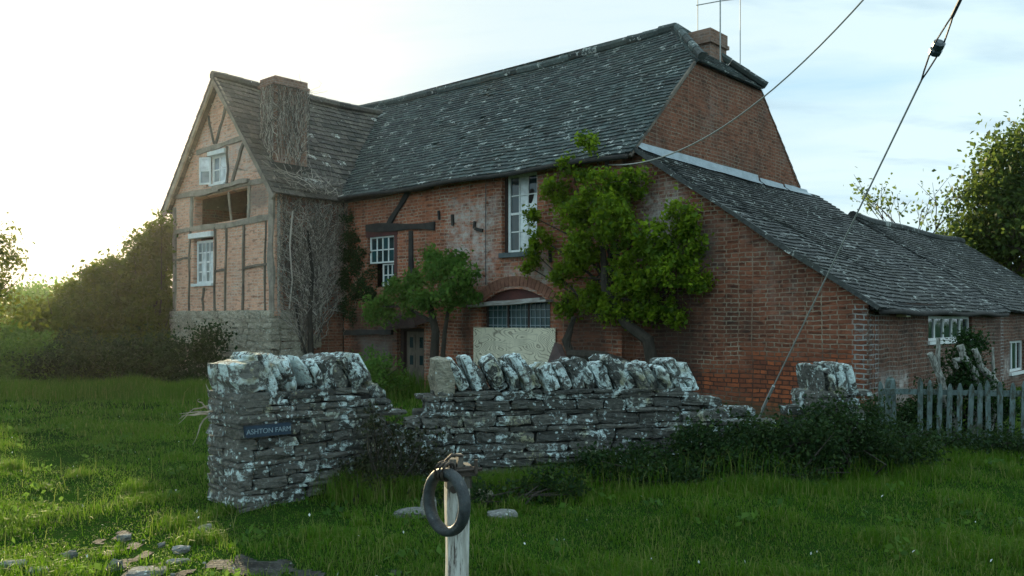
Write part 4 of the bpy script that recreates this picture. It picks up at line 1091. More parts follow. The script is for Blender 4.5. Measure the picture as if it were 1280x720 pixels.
def foliage(name, blobs, n, size, mat, parent, clump=.12, per=14, shell=.35, up=.35, zmin=.0, extra=None, core=.72):
    sub = []
    for b in blobs:
        sub.append((b[0], b[1], b[2], b[3] * core, b[4] * core, b[5] * core))
        for q in range(7):
            d_ = rng.normal(size=3); d_ /= np.linalg.norm(d_); k_ = rng.uniform(.55, 1.0); s_ = rng.uniform(.18, .42)
            sub.append((b[0] + d_[0] * b[3] * k_, b[1] + d_[1] * b[4] * k_, b[2] + d_[2] * b[5] * k_, b[3] * s_, b[4] * s_, b[5] * s_))
    C, rc = blob_points(sub, n=n, clump=clump * .8, per=per, shell=shell)
    if extra is not None: C = np.concatenate([C, extra]); rc = np.concatenate([rc, rng.random(len(extra))])
    k = C[:, 2] > zmin; C = C[k]; rc = rc[k]
    V, Q = leaf_quads(C, size, up=up)
    col = np.stack([np.clip(rc * .7 + rng.random(len(C)) * .3, 0, 1), rng.random(len(C)) * .5 + rc * .5, rng.random(len(C))], 1)
    return np_mesh(name, V, Q, np.repeat(col, 4, 0), mat, parent)
def h2w(lst, dep=.8):
    """wall-frame blobs (x, y, z, r) -> world ellipsoids"""
    out = []
    for x, y, z, r_ in lst:
        p_ = W(x, y, z); out.append((p_.x, p_.y, p_.z, r_ * .95, r_ * dep, r_))
    return out
def sprig_tree(mb, p, d, L, r, depth, tips, spread=.6, kids=3, gnarl=.25, up=.1):
    p = Vector(p); d = Vector(d).normalized(); pts = [p]; n = 5; q = p.copy(); dd = d.copy()
    for k in range(n):
        dd = (dd + Vector((random.gauss(0, gnarl), random.gauss(0, gnarl), random.gauss(up, gnarl))) * .35).normalized(); q = q + dd * L / n; pts.append(q.copy())
    mb.tube(pts, [r * (1 - .45 * k / n) for k in range(n + 1)], 7 if depth > 1 else 4, caps=False)
    if depth == 0: tips.extend(pts[2:]); return
    for k in range(kids):
        i_ = random.choice((2, 3, 4, 5)) if k else 5
        nd = (dd + Vector((random.gauss(0, spread), random.gauss(0, spread), random.gauss(up, spread * .6)))).normalized()
        sprig_tree(mb, pts[i_], nd, L * random.uniform(.6, .85), r * .55, depth - 1, tips, spread, kids, gnarl, up)
def tip_leaves(tips, per, sig):
    T_ = np.array([tuple(t_) for t_ in tips]); C = np.repeat(T_, per, 0) + rng.normal(size=(len(T_) * per, 3)) * sig
    return C

# wisteria on the front corner
WIST = [(-6.2, -.3, 3.23, .26), (-6.42, -.3, 3.69, .16), (-5.85, -.3, 4.14, .32), (-6.32, -.35, 2.95, .2), (-5.52, -.25, 4.6, .2), (-4.99, -.34, 4.98, .20), (-5.18, -.5, 3.67, .43), (-4.53, -.55, 3.98, .45),
        (-3.99, -.4, 4.1, .33), (-4.91, -.65, 2.98, .43), (-4.13, -.75, 3.35, .5), (-5.18, -.5, 2.7, .3), (-3.45, -.6, 3.03, .42), (-3.01, -.4, 3.4, .36), (-2.84, -.3, 3.0, .32), (-3.11, -.5, 2.47, .43),
        (-3.86, -.6, 2.5, .47), (-4.88, -.4, 2.1, .33), (-5.52, -.3, 1.96, .28), (-4.27, -.5, 1.87, .34), (-3.66, -.4, 1.9, .36), (-2.76, -.3, 2.4, .28), (-3.15, -.3, 1.8, .26), (-5.64, -.4, 2.49, .2), (-5.1, -.3, 4.35, .14), (-6.55, -.25, 2.7, .12)]
ws = empty('wisteria', W(-3.9, -.35, 0), 0); tag(ws, 'bright green leafy climber sprawling over the front corner of the brick house', 'climber')
inv = lambda bl: [(b[0] - ws.location.x, b[1] - ws.location.y, b[2], *b[3:]) for b in bl]
random.seed(61)
foliage('foliage', inv([(b[0], b[1], b[2], b[3] * .9, b[4] * .9, b[5] * .9) for b in h2w(WIST)]), 24000, .082, M['leaf_wist'], ws, core=.88, clump=.09, per=26, shell=.5, up=.5)
mb = MB()
def hw(x, y, z): return W(x, y, z) - ws.location
mb.tube([hw(-3.62, -.3, -.1), hw(-3.6, -.32, .8), hw(-3.66, -.4, 1.3), hw(-4.1, -.45, 1.6), hw(-4.5, -.5, 2.2), hw(-4.6, -.45, 3.0)], [.13, .12, .11, .10, .08, .05], 9)
mb.tube([hw(-3.2, -.3, -.1), hw(-3.7, -.5, .75), hw(-4.5, -.55, .98), hw(-5.3, -.5, 1.0), hw(-5.45, -.45, 1.25), hw(-5.3, -.4, 1.7)], [.11, .11, .10, .10, .09, .05], 9)
mb.build('trunk', M['bark'], ws)
mb = MB()
for b in WIST:
    a_ = hw(-4.4 + random.uniform(-.4, .4), -.35, random.uniform(1.6, 3.0)); e_ = hw(b[0], b[1] * .8, b[2]); m_ = a_.lerp(e_, .5) + Vector((random.gauss(0, .15), random.gauss(0, .1), random.gauss(.05, .15)))
    mb.tube([a_, m_, e_], [.03, .02, .008], 5)
for k in range(60):
    b = random.choice(WIST); e_ = hw(b[0], b[1], b[2]); v_ = Vector((random.gauss(0, 1), random.gauss(-.3, .7), random.gauss(.1, 1))).normalized() * (b[3] * random.uniform(.9, 1.5)); mb.tube([e_, e_ + v_ * .6 + Vector((0, 0, .03)), e_ + v_], [.008, .006, .003], 4)
mb.build('stems', M['bark'], ws)

# small tree by the door
st = empty('shrub_tree', W(-8.85, -.7, 0), 0); tag(st, 'small leafy tree with leaning dark trunk between the door and the boarded window', 'small tree')
T2 = [(-10.4, -.9, 1.95, .3), (-9.72, -.9, 2.26, .33), (-8.83, -.95, 2.1, .3), (-8.25, -.8, 2.2, .36), (-7.9, -.8, 2.45, .32), (-8.67, -.8, 2.7, .36), (-9.42, -.7, 2.55, .28), (-8.3, -.6, 2.88, .25), (-9.12, -.5, 3.02, .2), (-7.85, -.6, 2.1, .18), (-10.15, -.9, 1.72, .2), (-9.5, -.85, 1.95, .2), (-10.75, -.8, 1.75, .16)]
foliage('foliage', [(b[0] - st.location.x, b[1] - st.location.y, *b[2:]) for b in h2w(T2, .9)], 8500, .09, M['leaf_mid'], st, clump=.095, per=18, shell=.4, up=.7)
mb = MB(); hs = lambda x, y, z: W(x, y, z) - st.location
mb.tube([hs(-8.95, -.55, -.1), hs(-8.95, -.6, .8), hs(-8.85, -.65, 1.4), hs(-8.95, -.7, 1.9), hs(-9.4, -.8, 2.3)], [.12, .1, .09, .07, .03], 9); mb.tube([hs(-8.75, -.5, -.1), hs(-8.72, -.55, .9), hs(-8.62, -.6, 1.4), hs(-8.3, -.7, 2.3)], [.06, .055, .05, .03], 7); mb.tube([hs(-8.9, -.68, 1.6), hs(-9.6, -.85, 1.95), hs(-10.4, -.9, 1.95)], [.05, .035, .015], 6)
mb.build('trunk', M['bark'], st)

# ivy in the inner corner
iv = empty('ivy', W(-12.4, -.1, 0), 0); tag(iv, 'dark ivy filling the inner corner beside the small white window', 'ivy')
IV = [(-12.45, -.08, 3.6, .32), (-12.3, -.1, 3.05, .36), (-12.74, -.1, 2.65, .3), (-12.15, -.1, 2.4, .34), (-12.8, -.1, 2.0, .26), (-12.1, -.08, 3.3, .16), (-12.61, -.08, 4.15, .2), (-11.75, -.1, 2.3, .25), (-12.77, -.1, 3.25, .28), (-12.5, -.08, 1.75, .2), (-11.75, -.1, 2.75, .14)]
foliage('foliage', [(b[0] - iv.location.x, b[1] - iv.location.y, *b[2:]) for b in h2w(IV, .5)], 7000, .06, M['leaf_ivy'], iv, clump=.08, per=14, shell=.1)

# bare climber over the wing side wall and its chimney
random.seed(71)
bc = empty('bare_climber', W(-12.75, -1.1, 0), HRZ); tag(bc, 'leafless grey creeper matting the wing wall and its chimney', 'climber')
def C_(x, y, z): return (x + 12.75, y + 1.1, z)
mb = MB()
mb.tube([C_(-12.72, -1.12, -.1), C_(-12.74, -1.1, .9), C_(-12.72, -1.15, 1.8), C_(-12.76, -1.05, 2.8), C_(-12.74, -1.2, 3.8)], [.085, .075, .06, .05, .03], 8)
mb.tube([C_(-12.74, -1.15, .6), C_(-12.78, -1.35, 1.2), C_(-12.8, -1.5, 2.0)], [.035, .03, .02], 6)
mb.build('trunk', M['bark'], bc)
mb = MB()
def strand(p, d, n, step, r, plane, wig=.5, branch=.08, depth=0):
    pts = []; y, z = p; dy, dz = d; r = r * (1.5 if depth == 0 else 1.2)
    for k in range(n):
        pts.append(C_(*plane(y, z)))
        dy += random.gauss(0, wig) * .35; dz += random.gauss(.05, wig * .6) * .3; L = math.hypot(dy, dz) + 1e-6; dy, dz = dy / L, dz / L
        y += dy * step; z += dz * step
        if depth < 2 and random.random() < branch: strand((y, z), (dy + random.gauss(0, .7), dz + random.gauss(0, .4)), int(n * .5), step, r * .65, plane, wig, branch, depth + 1)
    if len(pts) > 2: mb.tube(pts, [r * (1 - .6 * k / len(pts)) for k in range(len(pts))], 3, caps=False)
def wallp(y, z):
    y = max(-1.98, min(-.02, y)); z = min(z, 4.78); return (-12.86 + .03 + abs(random.gauss(.05, .05)), y, z)
for k in range(170):
    z0 = random.choice((.9, 1.4, 1.9, 2.4)) + random.random() * .5
    strand((-1.1 + random.gauss(0, .12 + z0 * .08), z0), (random.gauss(0, .5), 1.0), random.randint(14, 34), .085, random.uniform(.005, .011), wallp)
for k in range(480): strand((random.uniform(-1.95, -.15), random.uniform(2.0, 4.4)), (random.gauss(0, .6), random.gauss(.7, .5)), random.randint(6, 16), .07, random.uniform(.003, .007), wallp, wig=.8)
def chimp(y, z):
    z = min(z, 7.3)
    if y < -1.72: return (-13.3 + (y + 1.72) - .0, -1.75 - abs(random.gauss(.0, .02)), z) if y > -2.3 else (-13.88, -1.76, z)
    return (-13.27 + abs(random.gauss(0, .025)), min(y, -.8), z)
for k in range(270):
    strand((random.uniform(-2.3, -.82), random.uniform(5.3, 6.7)), (random.gauss(0, .25), 1.0), random.randint(6, 20), .08, random.uniform(.003, .008), chimp, wig=.35)
def roofp(y, v):
    v = max(.0, min(v, 1.2)); x = XR + .28 - v * cw; return (x + .05 + random.random() * .04, y, ZWR - (x - XC) * KW + .07 + random.random() * .05)
for k in range(60): strand((random.uniform(-1.8, -.3), random.uniform(0, .7)), (random.gauss(0, .6), random.gauss(.6, .6)), random.randint(5, 14), .08, random.uniform(.003, .008), roofp, wig=.8)
for k in range(9):
    p_ = Vector(C_(-13.4, -.85 + random.uniform(-.1, .05), 7.3)); pts = [p_]
    d_ = Vector((.2, .8, .35))
    for q in range(5): d_ = (d_ + Vector((random.gauss(0, .4), random.gauss(0, .4), random.gauss(0, .4)))).normalized(); pts.append(pts[-1] + d_ * .13)
    mb.tube(pts, [.006, .005, .004, .004, .003, .002], 3, caps=False)
mb.build('twigs', M['creeper_twig'], bc)
mb = MB(); mb.tube([C_(-12.6, -.38, 4.72), C_(-12.72, -.2, 4.78), C_(-12.95, -.05, 4.98), C_(-13.1, -.02, 5.3)], [.02, .018, .015, .01], 6); mb.tube([C_(-12.58, -1.72, 4.2), C_(-12.66, -1.75, 3.4), C_(-12.7, -1.65, 2.6), C_(-12.75, -1.7, 1.9)], [.02, .02, .016, .02], 6); mb.build('thick_stem', M['creeper_twig'], bc)

# shrubs -------------------------------------------------------------
def shrub(name, loc, blobs, n, size, mat, label, cat, clump=.1, per=14, group=None, stems=8, up=.3, shell=.35, seed=0, stem_mat='bark'):
    random.seed(100 + seed)
    r_ = empty(name, (loc[0], loc[1], float(gz(loc[0], loc[1])))); tag(r_, label, cat, group)
    foliage('foliage', blobs, n, size, M[mat], r_, clump=clump, per=per, up=up, shell=shell, zmin=-.05)
    mb = MB()
    for k in range(stems):
        b = random.choice(blobs); e_ = Vector((b[0], b[1], b[2])) + Vector((random.gauss(0, .5) * b[3], random.gauss(0, .5) * b[4], random.uniform(-.3, .5) * b[5]))
        s_ = Vector((b[0] * .5 + random.gauss(0, .1), b[1] * .5 + random.gauss(0, .1), -.1)); mb.tube([s_, s_.lerp(e_, .5) + Vector((random.gauss(0, .1), random.gauss(0, .1), .1)), e_], [.022 * size / .07, .012 * size / .07, .004], 5)
    mb.build('stems', M[stem_mat], r_)
    return r_
hg = 'hedge bushes left of the house'
shrub('hedge_bush', (-10.25, 23.4), [(.5, .2, 3.3, .6, .7, 1.05), (.35, 0, 1.8, .9, .9, 1.4), (-.3, 0, 2.55, .8, .8, .9), (-.95, 0, 2.15, .8, .8, .85), (-.4, 0, 1.3, 1.2, 1.0, 1.3), (.78, .1, 4.2, .32, .4, .4), (.1, .1, 3.5, .5, .5, .5), (-.7, .1, 2.9, .5, .5, .4)], 34000, .12, 'leaf_hedge', 'tallest sunlit bush crowding the corner of the timbered gable', 'bush', clump=.14, per=16, group=hg, stems=30, seed=1)
shrub('hedge_bush', (-11.9, 22.6), [(0, 0, 1.0, 1.2, 1.0, 1.0), (.35, .1, 1.95, .8, .8, .6), (-.8, 0, 1.2, .9, .8, .8)], 20000, .12, 'leaf_hedge', 'mid height bush left of the tallest sunlit bush', 'bush', clump=.15, per=16, group=hg, stems=20, seed=2)
shrub('hedge_bush', (-13.4, 22.0), [(0, 0, .8, 1.2, 1.0, 1.0), (-1.3, .2, .7, 1.1, .9, .9), (.8, .2, 1.1, .7, .7, .6), (-2.6, .3, .7, 1.1, .9, .85)], 20000, .12, 'leaf_mid', 'lowest green hedge bush at the left edge', 'bush', clump=.15, per=16, group=hg, stems=14, seed=3)
shrub('bramble', (-9.2, 20.0), [(0, 0, .6, 1.3, .7, .8), (.9, -.2, .8, .9, .7, .9), (1.7, 0, .6, .7, .6, .8), (-1.2, 0, .6, 1.0, .7, .7), (2.0, .3, 1.0, .6, .5, .7)], 15000, .08, 'leaf_bramble', 'dark bramble bush against the rubble base of the gable', 'bush', clump=.13, per=14, group='low brambles', stems=14, seed=4)
shrub('bramble', (-11.9, 20.2), [(0, 0, .5, 1.3, .7, .7), (-1.4, 0, .5, 1.2, .7, .7), (1.0, 0, .6, .9, .7, .7)], 11000, .08, 'leaf_mid', 'low green bramble at the foot of the left hedge', 'bush', clump=.13, per=14, group='low brambles', stems=10, seed=5)
# brambles before the long wall
bg = 'brambles along the broken wall'
shrub('bramble', (1.35, 8.55), [(-.6, .0, .1, .35, .28, .16), (0, 0, .18, .5, .3, .26), (.5, .1, .26, .45, .3, .34), (.2, -.25, .08, .5, .25, .16)], 11000, .042, 'leaf_bramble', 'lowest dark bramble creeping up the right half of the broken wall', 'bramble', clump=.09, per=12, group=bg, stems=40, seed=6)
shrub('bramble', (2.5, 8.85), [(-.3, 0, .28, .4, .3, .36), (.2, .1, .3, .35, .34, .36), (.1, -.25, .12, .6, .28, .2), (.6, .0, .36, .25, .25, .4)], 12000, .042, 'leaf_bramble', 'dark bramble around the foot of the guy wire', 'bramble', clump=.1, per=12, group=bg, stems=44, seed=7)
shrub('bramble', (3.5, 9.2), [(-.1, 0, .36, .3, .3, .46), (.35, .1, .26, .35, .34, .34), (-.35, -.1, .28, .3, .3, .34), (.12, .0, .56, .2, .22, .24), (.75, .2, .2, .4, .35, .26)], 12000, .042, 'leaf_bramble', 'tallest bramble hiding the foot of the ruined wall stub', 'bramble', clump=.1, per=12, group=bg, stems=50, seed=8)
shrub('bramble', (4.75, 10.3), [(-.1, 0, .18, .5, .4, .26), (.6, .1, .1, .5, .35, .16), (-.45, 0, .24, .3, .4, .34), (1.3, .1, .08, .5, .3, .14), (2.0, 0, .06, .5, .3, .12)], 11000, .042, 'leaf_bramble', 'dark undergrowth at the left end of the picket fence', 'bramble', clump=.09, per=12, group=bg, stems=34, seed=9)
shrub('evergreen_bush', (6.35, 12.1), [(0, 0, .5, .5, .4, .6), (.05, .05, 1.05, .33, .3, .4), (.12, .15, 1.4, .16, .15, .2), (.45, .1, .4, .4, .35, .5), (-.4, .1, .4, .35, .35, .5), (.25, .2, 1.32, .22, .15, .12)], 13000, .05, 'leaf_ivy', 'dark evergreen bush growing through the dead tree behind the fence', 'bush', clump=.08, per=14, stems=16, seed=10)
shrub('bramble', (5.15, 11.95), [(0, 0, .2, .4, .3, .3), (.5, .1, .25, .4, .3, .35)], 3500, .05, 'leaf_bramble', 'low weeds between the brick corner and the gate post', 'bramble', clump=.07, per=12, group=bg, stems=8, seed=14)
# creeper on the wall end
shrub('creeper', (-1.28, 7.95), [(.15, .2, .5, .26, .2, .3), (.1, .1, .25, .35, .2, .3), (.42, .3, .42, .2, .15, .28), (-.1, .0, .15, .3, .2, .2), (-.02, .1, .68, .15, .12, .18), (.5, .3, .15, .3, .2, .2)], 2600, .038, 'leaf_creeper', 'sparse dark creeper over the right part of the wall end', 'creeper', clump=.06, per=12, stems=40, seed=11)
shrub('weed_clump', (-.35, 7.75), [(0, 0, .1, .5, .2, .15), (.7, .2, .12, .5, .25, .16)], 2000, .045, 'leaf_bramble', 'low nettles at the foot of the broken wall behind the post', 'weeds', clump=.06, per=12, stems=20, seed=12)
shrub('weed_clump', (-3.75, 16.8), [(0, 0, .35, .6, .4, .45), (.7, .3, .4, .5, .4, .5), (1.1, .9, .5, .6, .4, .6)], 5000, .07, 'leaf_mid', 'tall weeds growing before the door', 'weeds', clump=.1, per=12, stems=20, seed=13)
# dry twigs beside the wall end
random.seed(77)
mb = MB(); 
for k in range(9):
    p_ = Vector((0, 0, 0)); d_ = Vector((random.gauss(-.3, .5), random.gauss(0, .4), random.uniform(.5, 1))).normalized(); pts = [p_]
    for q in range(6): d_ = (d_ + Vector((random.gauss(-.1, .35), random.gauss(0, .2), random.gauss(-.12, .3)))).normalized(); pts.append(pts[-1] + d_ * .065)
    mb.tube(pts, [.011, .01, .008, .007, .005, .003, .002], 5)
o = mb.build('dry_branches', M['twig']); o.location = (-2.88, 8.3, .72)
tag(o, 'pale dry branches curling out behind the left side of the wall end', 'branch')

# trees --------------------------------------------------------------
def tree(name, loc, h, r0, label, n_leaf, lsize, depth=4, kids=3, per=6, sig=.25, mat='leaf_tree', seed=1, spread=.6, L=.36, lean=(0, 0, 1), up=.12, group=None, blobs=None):
    random.seed(seed); r_ = empty(name, (loc[0], loc[1], 0)); tag(r_, label, 'tree', group)
    mb = MB(); tips = []; sprig_tree(mb, (0, 0, -.2), lean, h * L, r0, depth, tips, spread, kids, .22, up); mb.build('trunk', M['bark'], r_)
    C = tip_leaves(tips, per, sig)
    if len(C) > n_leaf: C = C[rng.permutation(len(C))[:n_leaf]]
    rc = rng.random(len(C))
    if blobs is not None:
        C2, rc2 = blob_points(blobs, n=n_leaf, clump=sig, per=20, shell=.4); C = np.concatenate([C, C2]); rc = np.concatenate([rc, rc2])
    V, Q = leaf_quads(C, lsize); col = np.stack([rc, rng.random(len(C)), rng.random(len(C))], 1); np_mesh('crown', V, Q, np.repeat(col, 4, 0), M[mat], r_)
    return r_
tree('broadleaf_tree', (18.9, 31), 8.0, .32, 'large dark leafy tree rising behind the outbuilding at right', 26000, .19, per=7, sig=.35, seed=5, L=.3, blobs=[(-1.4, 0, 5.6, 1.3, 1.2, 1.2), (-.6, 0, 7.2, 1.3, 1.2, 1.2), (.8, 0, 6.5, 1.8, 1.5, 1.6), (-2.0, .2, 4.4, 1.0, 1.0, .8), (0, 0, 4.2, 1.8, 1.4, 1.4), (.6, 0, 8.3, 1.0, .9, .8), (2.4, 0, 5, 1.5, 1.4, 2)])
tree('sparse_tree', (15.8, 34), 8.6, .12, 'thin pale treetop showing over the outbuilding ridge', 1500, .17, per=2, sig=.22, depth=4, seed=23, L=.33, spread=.5)
tree('hawthorn', (-11.7, 17.2), 4.6, .10, 'sparse backlit tree reaching in at the left edge', 2200, .085, per=2, sig=.12, depth=4, kids=3, mat='leaf_hedge', seed=12, L=.36, spread=.65, lean=(.2, 0, 1), blobs=[(1.2, 0, 3.3, .45, .5, .5), (1.0, 0, 2.5, .5, .5, .4), (1.55, 0, 2.9, .3, .3, .2), (1.6, 0, 2.0, .3, .3, .25), (1.9, 0, 1.75, .25, .3, .15)])
# far hedgerow trees along the left horizon
for k, (x, y, h, s_) in enumerate(((-31, 60, 4.6, 2), (-36, 64, 4.2, 4), (-27, 66, 4.0, 7))):
    tree('field_tree', (x, y), h, .15, ['far field tree low on the left horizon, nearest the hedge', 'far field tree at the left frame edge', 'far field tree furthest from the camera behind the hedge'][k], 5000, .3, per=5, sig=.4, seed=s_, mat='leaf_mid', group='far field trees', blobs=[(0, 0, h * .5, h * .7, h * .5, h * .42)])

# ------------------------------------------------------------------ grass
def blades(n, sampler, hlo, hhi, wid, seg=2, bend=.5, dead=.04, hfn=None):
    x, y = sampler(n); n = len(x)
    h = rng.uniform(hlo, hhi, n) * (.65 + .7 * (np.sin(x * 2.3 + y * 1.1) * np.sin(y * 2.7 - x * .8) * .5 + .5))
    if hfn is not None: h = h * hfn(x, y)
    ang = rng.uniform(0, 2 * np.pi, n); bd = rng.uniform(.1, 1, n) * bend; wd = wid * rng.uniform(.6, 1.3, n)
    la = ang + rng.normal(0, .8, n) + np.pi / 2
    bx, by_ = np.cos(ang), np.sin(ang); lx, ly = np.cos(la), np.sin(la)
    z = gz(x, y) - .01
    b0 = np.stack([x - bx * wd / 2, y - by_ * wd / 2, z], 1); b1 = np.stack([x + bx * wd / 2, y + by_ * wd / 2, z], 1)
    mx = x + lx * h * bd * .3; my = y + ly * h * bd * .3; mz = z + h * .62
    m0 = np.stack([mx - bx * wd * .38, my - by_ * wd * .38, mz], 1); m1 = np.stack([mx + bx * wd * .38, my + by_ * wd * .38, mz], 1)
    tp = np.stack([x + lx * h * bd, y + ly * h * bd, z + h * (1 - .35 * bd)], 1)
    V = np.stack([b0, b1, m1, m0, tp], 1).reshape(-1, 3); k = np.arange(n)[:, None] * 5
    Q = k + np.array([[0, 1, 2, 3]]); T_ = k + np.array([[3, 2, 4]])
    patch = np.clip(.5 + .5 * np.sin(x * 1.3 + 1.7 * np.sin(y * .9)) * np.sin(y * 1.6 + x * .5), 0, 1)
    c0 = np.clip(.55 * patch + .45 * rng.random(n), 0, 1); c1 = rng.random(n) * .85; c1[rng.random(n) < dead] = 1.
    return V, Q, T_, np.repeat(np.stack([c0, c1, rng.random(n)], 1), 5, 0)
def seg_block(x, y):
    ok = np.ones(len(x), bool)
    ok &= pathness(x, y) < rng.normal(-.02, .05, len(x))
    # walls
    for (ox, oy), (ex, ey), L, th in (((-2.35, 7.4), (.73, .685), 2.05, .64), ((-1.15, 8.45), (e2.x, e2.y), 5.3, .5)):
        nrm = math.hypot(ex, ey); ex, ey = ex / nrm, ey / nrm
        u = (x - ox) * ex + (y - oy) * ey; v = -(x - ox) * ey + (y - oy) * ex
        ok &= ~((u > .02) & (u < L) & (v > .02) & (v < th))
    # house
    u = (x - HO.x) * AX.x + (y - HO.y) * AX.y; v = (x - HO.x) * BY.x + (y - HO.y) * BY.y
    ok &= ~((v > 0) & (u < 0) & (u > -18)); ok &= ~((v > -2) & (u < -12.9) & (u > -17.9))
    return ok
def track_thin(x, y):
    d = seg_dist(x, y, TRACK); return rng.random(len(x)) > .12 * np.exp(-(d / .32) ** 2)
def wedge(y0, y1, spread, p=2.0):
    def f(n):
        q = rng.random(n); e_ = 2 - p
        y = y0 * (y1 / y0) ** q if abs(e_) < 1e-6 else (y0 ** e_ + q * (y1 ** e_ - y0 ** e_)) ** (1 / e_)
        x = y * rng.uniform(-spread, spread, n); k = seg_block(x, y) & track_thin(x, y); return x[k], y[k]
    return f
def hmod(x, y):
    d = seg_dist(x, y, TRACK); return (1 - .4 * np.exp(-(d / .4) ** 2)) * (1 - .6 * np.exp(-(((x + 2.0) / .8) ** 2 + ((y - 6.9) / .7) ** 2)))
def hvar(x, y):
    v = .5 + .28 * np.sin(x * 4.3 + 1.3 * np.sin(y * 2.1)) * np.sin(y * 3.9 - x * 1.7) + .22 * np.sin(9.7 * x + 3 * y) * np.sin(8.3 * y - 4 * x)
    return np.clip(.35 + 1.0 * v, .25, 1.4) * hmod(x, y)
parts = [blades(300000, wedge(4.4, 15, .78, 1.8), .025, .075, .0066, bend=1.1, hfn=hvar, dead=.08),
         blades(120000, wedge(12, 26, .72, 1.2), .06, .14, .014, bend=.9, hfn=hvar, dead=.06),
         blades(60000, wedge(24, 70, .7, 1.0), .12, .25, .04, bend=.7)]
# seed heads and dead stalks standing above the sward
parts.append(blades(1500, wedge(4.6, 16, .75, 1.4), .12, .26, .0045, bend=.5, dead=.6))
# tussocks
def tussock(n):
    k = 210; cy = 4.8 + 10 * rng.random(k) ** 1.3; cx = cy * rng.uniform(-.72, .72, k); i_ = rng.integers(0, k, n); s_ = rng.uniform(.05, .16, k)
    x = cx[i_] + rng.normal(0, 1, n) * s_[i_]; y = cy[i_] + rng.normal(0, 1, n) * s_[i_]; q = seg_block(x, y) & track_thin(x, y); return x[q], y[q]
parts.append(blades(36000, tussock, .06, .16, .0065, bend=1.1, dead=.1))
# long grass at feet of walls, shrubs and fence
def along(pts, sg_):
    P = [np.array(q, float) for q in pts]
    def f(n):
        L = np.array([np.linalg.norm(b - a) for a, b in zip(P[:-1], P[1:])]); i_ = rng.choice(len(L), n, p=L / L.sum()); t_ = rng.random(n)
        A_ = np.array(P)[i_]; B_ = np.array(P)[i_ + 1]; xy = A_ + (B_ - A_) * t_[:, None] + rng.normal(0, sg_, (n, 2)); q = seg_block(xy[:, 0], xy[:, 1]); return xy[q, 0], xy[q, 1]
    return f
parts.append(blades(16000, along([(-1.5, 7.9), (-1.2, 8.1), (-.6, 8.3), (.6, 8.35)], .14), .1, .28, .006, bend=.7, dead=.1))
parts.append(blades(1300, along([(.8, 8.25), (1.7, 8.4), (2.6, 8.6), (3.4, 8.9), (4.4, 9.8)], .2), .2, .45, .006, bend=.7, dead=.12))
parts.append(blades(24000, along([(.6, 8.0), (1.6, 8.1), (2.7, 8.3), (3.6, 8.7), (4.6, 9.8), (6, 10.4), (8, 10.3)], .22), .06, .17, .007, bend=.7, dead=.06))
parts.append(blades(40000, along([(-13.5, 18.6), (-10.5, 18.9), (-8, 18.9), (-6.6, 18.6)], .5), .12, .42, .011, bend=.5, dead=.08))
parts.append(blades(9000, along([(-5, 16.5), (-3.5, 17.6), (-2.5, 18.6)], .5), .25, .6, .016, bend=.5))
off = 0; VV, QQ, TT, CC = [], [], [], []
for V, Q, T_, c in parts:
    VV.append(V); QQ.append(Q + off); TT.append(T_ + off); CC.append(c); off += len(V)
g = np_mesh('grass', np.concatenate(VV), np.concatenate(QQ), np.concatenate(CC), M['grass'], None, np.concatenate(TT))
tag(g, 'long rough green grass covering the meadow and yard', 'grass', kind='stuff')

# broad-leaved weeds and daisies in the sward
wx, wy = wedge(4.7, 15, .74, 1.3)(230); m_ = rng.integers(6, 16, len(wx)); wi = np.repeat(np.arange(len(wx)), m_)
ra = rng.uniform(.02, .13, len(wi)); aa = rng.uniform(0, 2 * np.pi, len(wi))
wc = np.stack([wx[wi] + ra * np.cos(aa), wy[wi] + ra * np.sin(aa), gz(wx[wi], wy[wi]) + rng.uniform(.02, .09, len(wi))], 1)
V, Q = leaf_quads(wc, .055, up=.1); cw_ = np.stack([rng.random(len(wc)) * .6, rng.random(len(wc)) * .9, rng.random(len(wc))], 1)
tag(np_mesh('weeds', V, Q, np.repeat(cw_, 4, 0), M['leaf_mid']), 'low broad-leaved weeds scattered through the grass', 'weeds', kind='stuff')
dx, dy = wedge(5, 16, .74, 1.2)(150); dc = np.stack([dx, dy, gz(dx, dy) + rng.uniform(.06, .13, len(dx))], 1)
V, Q = leaf_quads(dc, .022, up=2.); tag(np_mesh('flowers', V, Q, np.full((len(V), 3), .5), M['white_paint']), 'tiny white flowers dotted over the grass', 'flowers', kind='stuff')

# ------------------------------------------------------------------ sky and sun
SUN_AZ, SUN_EL = R(-25), R(12.5)
sv = Vector((math.sin(SUN_AZ) * math.cos(SUN_EL), math.cos(SUN_AZ) * math.cos(SUN_EL), math.sin(SUN_EL)))
world = bpy.data.worlds.new('World'); scene.world = world; world.use_nodes = True
nt = world.node_tree; nt.nodes.clear(); t = NT(nt)
d = nt.nodes.new('ShaderNodeTexCoord').outputs['Generated']
sky = t.n('ShaderNodeTexSky', {'sky_type': 'NISHITA', 'sun_disc': False, 'sun_elevation': SUN_EL, 'sun_rotation': SUN_AZ, 'air_density': 1.2, 'dust_density': 2.0, 'ozone_density': 1.5})
dt = t.n('ShaderNodeVectorMath', {'operation': 'DOT_PRODUCT'}, i0=d, i1=tuple(sv)).outputs['Value']
sp = t.n('ShaderNodeSeparateXYZ', Vector=d)
zz = t.math('ADD', t.math('MAXIMUM', sp.outputs[2], 0.), .16)
cx = t.math('DIVIDE', sp.outputs[0], zz); cy = t.math('DIVIDE', sp.outputs[1], zz)
cv = t.n('ShaderNodeCombineXYZ', X=cx, Y=cy, Z=0.).outputs[0]
n1 = t.noise(t.mapping(cv, (.55, 1.1, 1), (1.3, .4, 0), (0, 0, .5)), 1.0, 7, .55, .5)
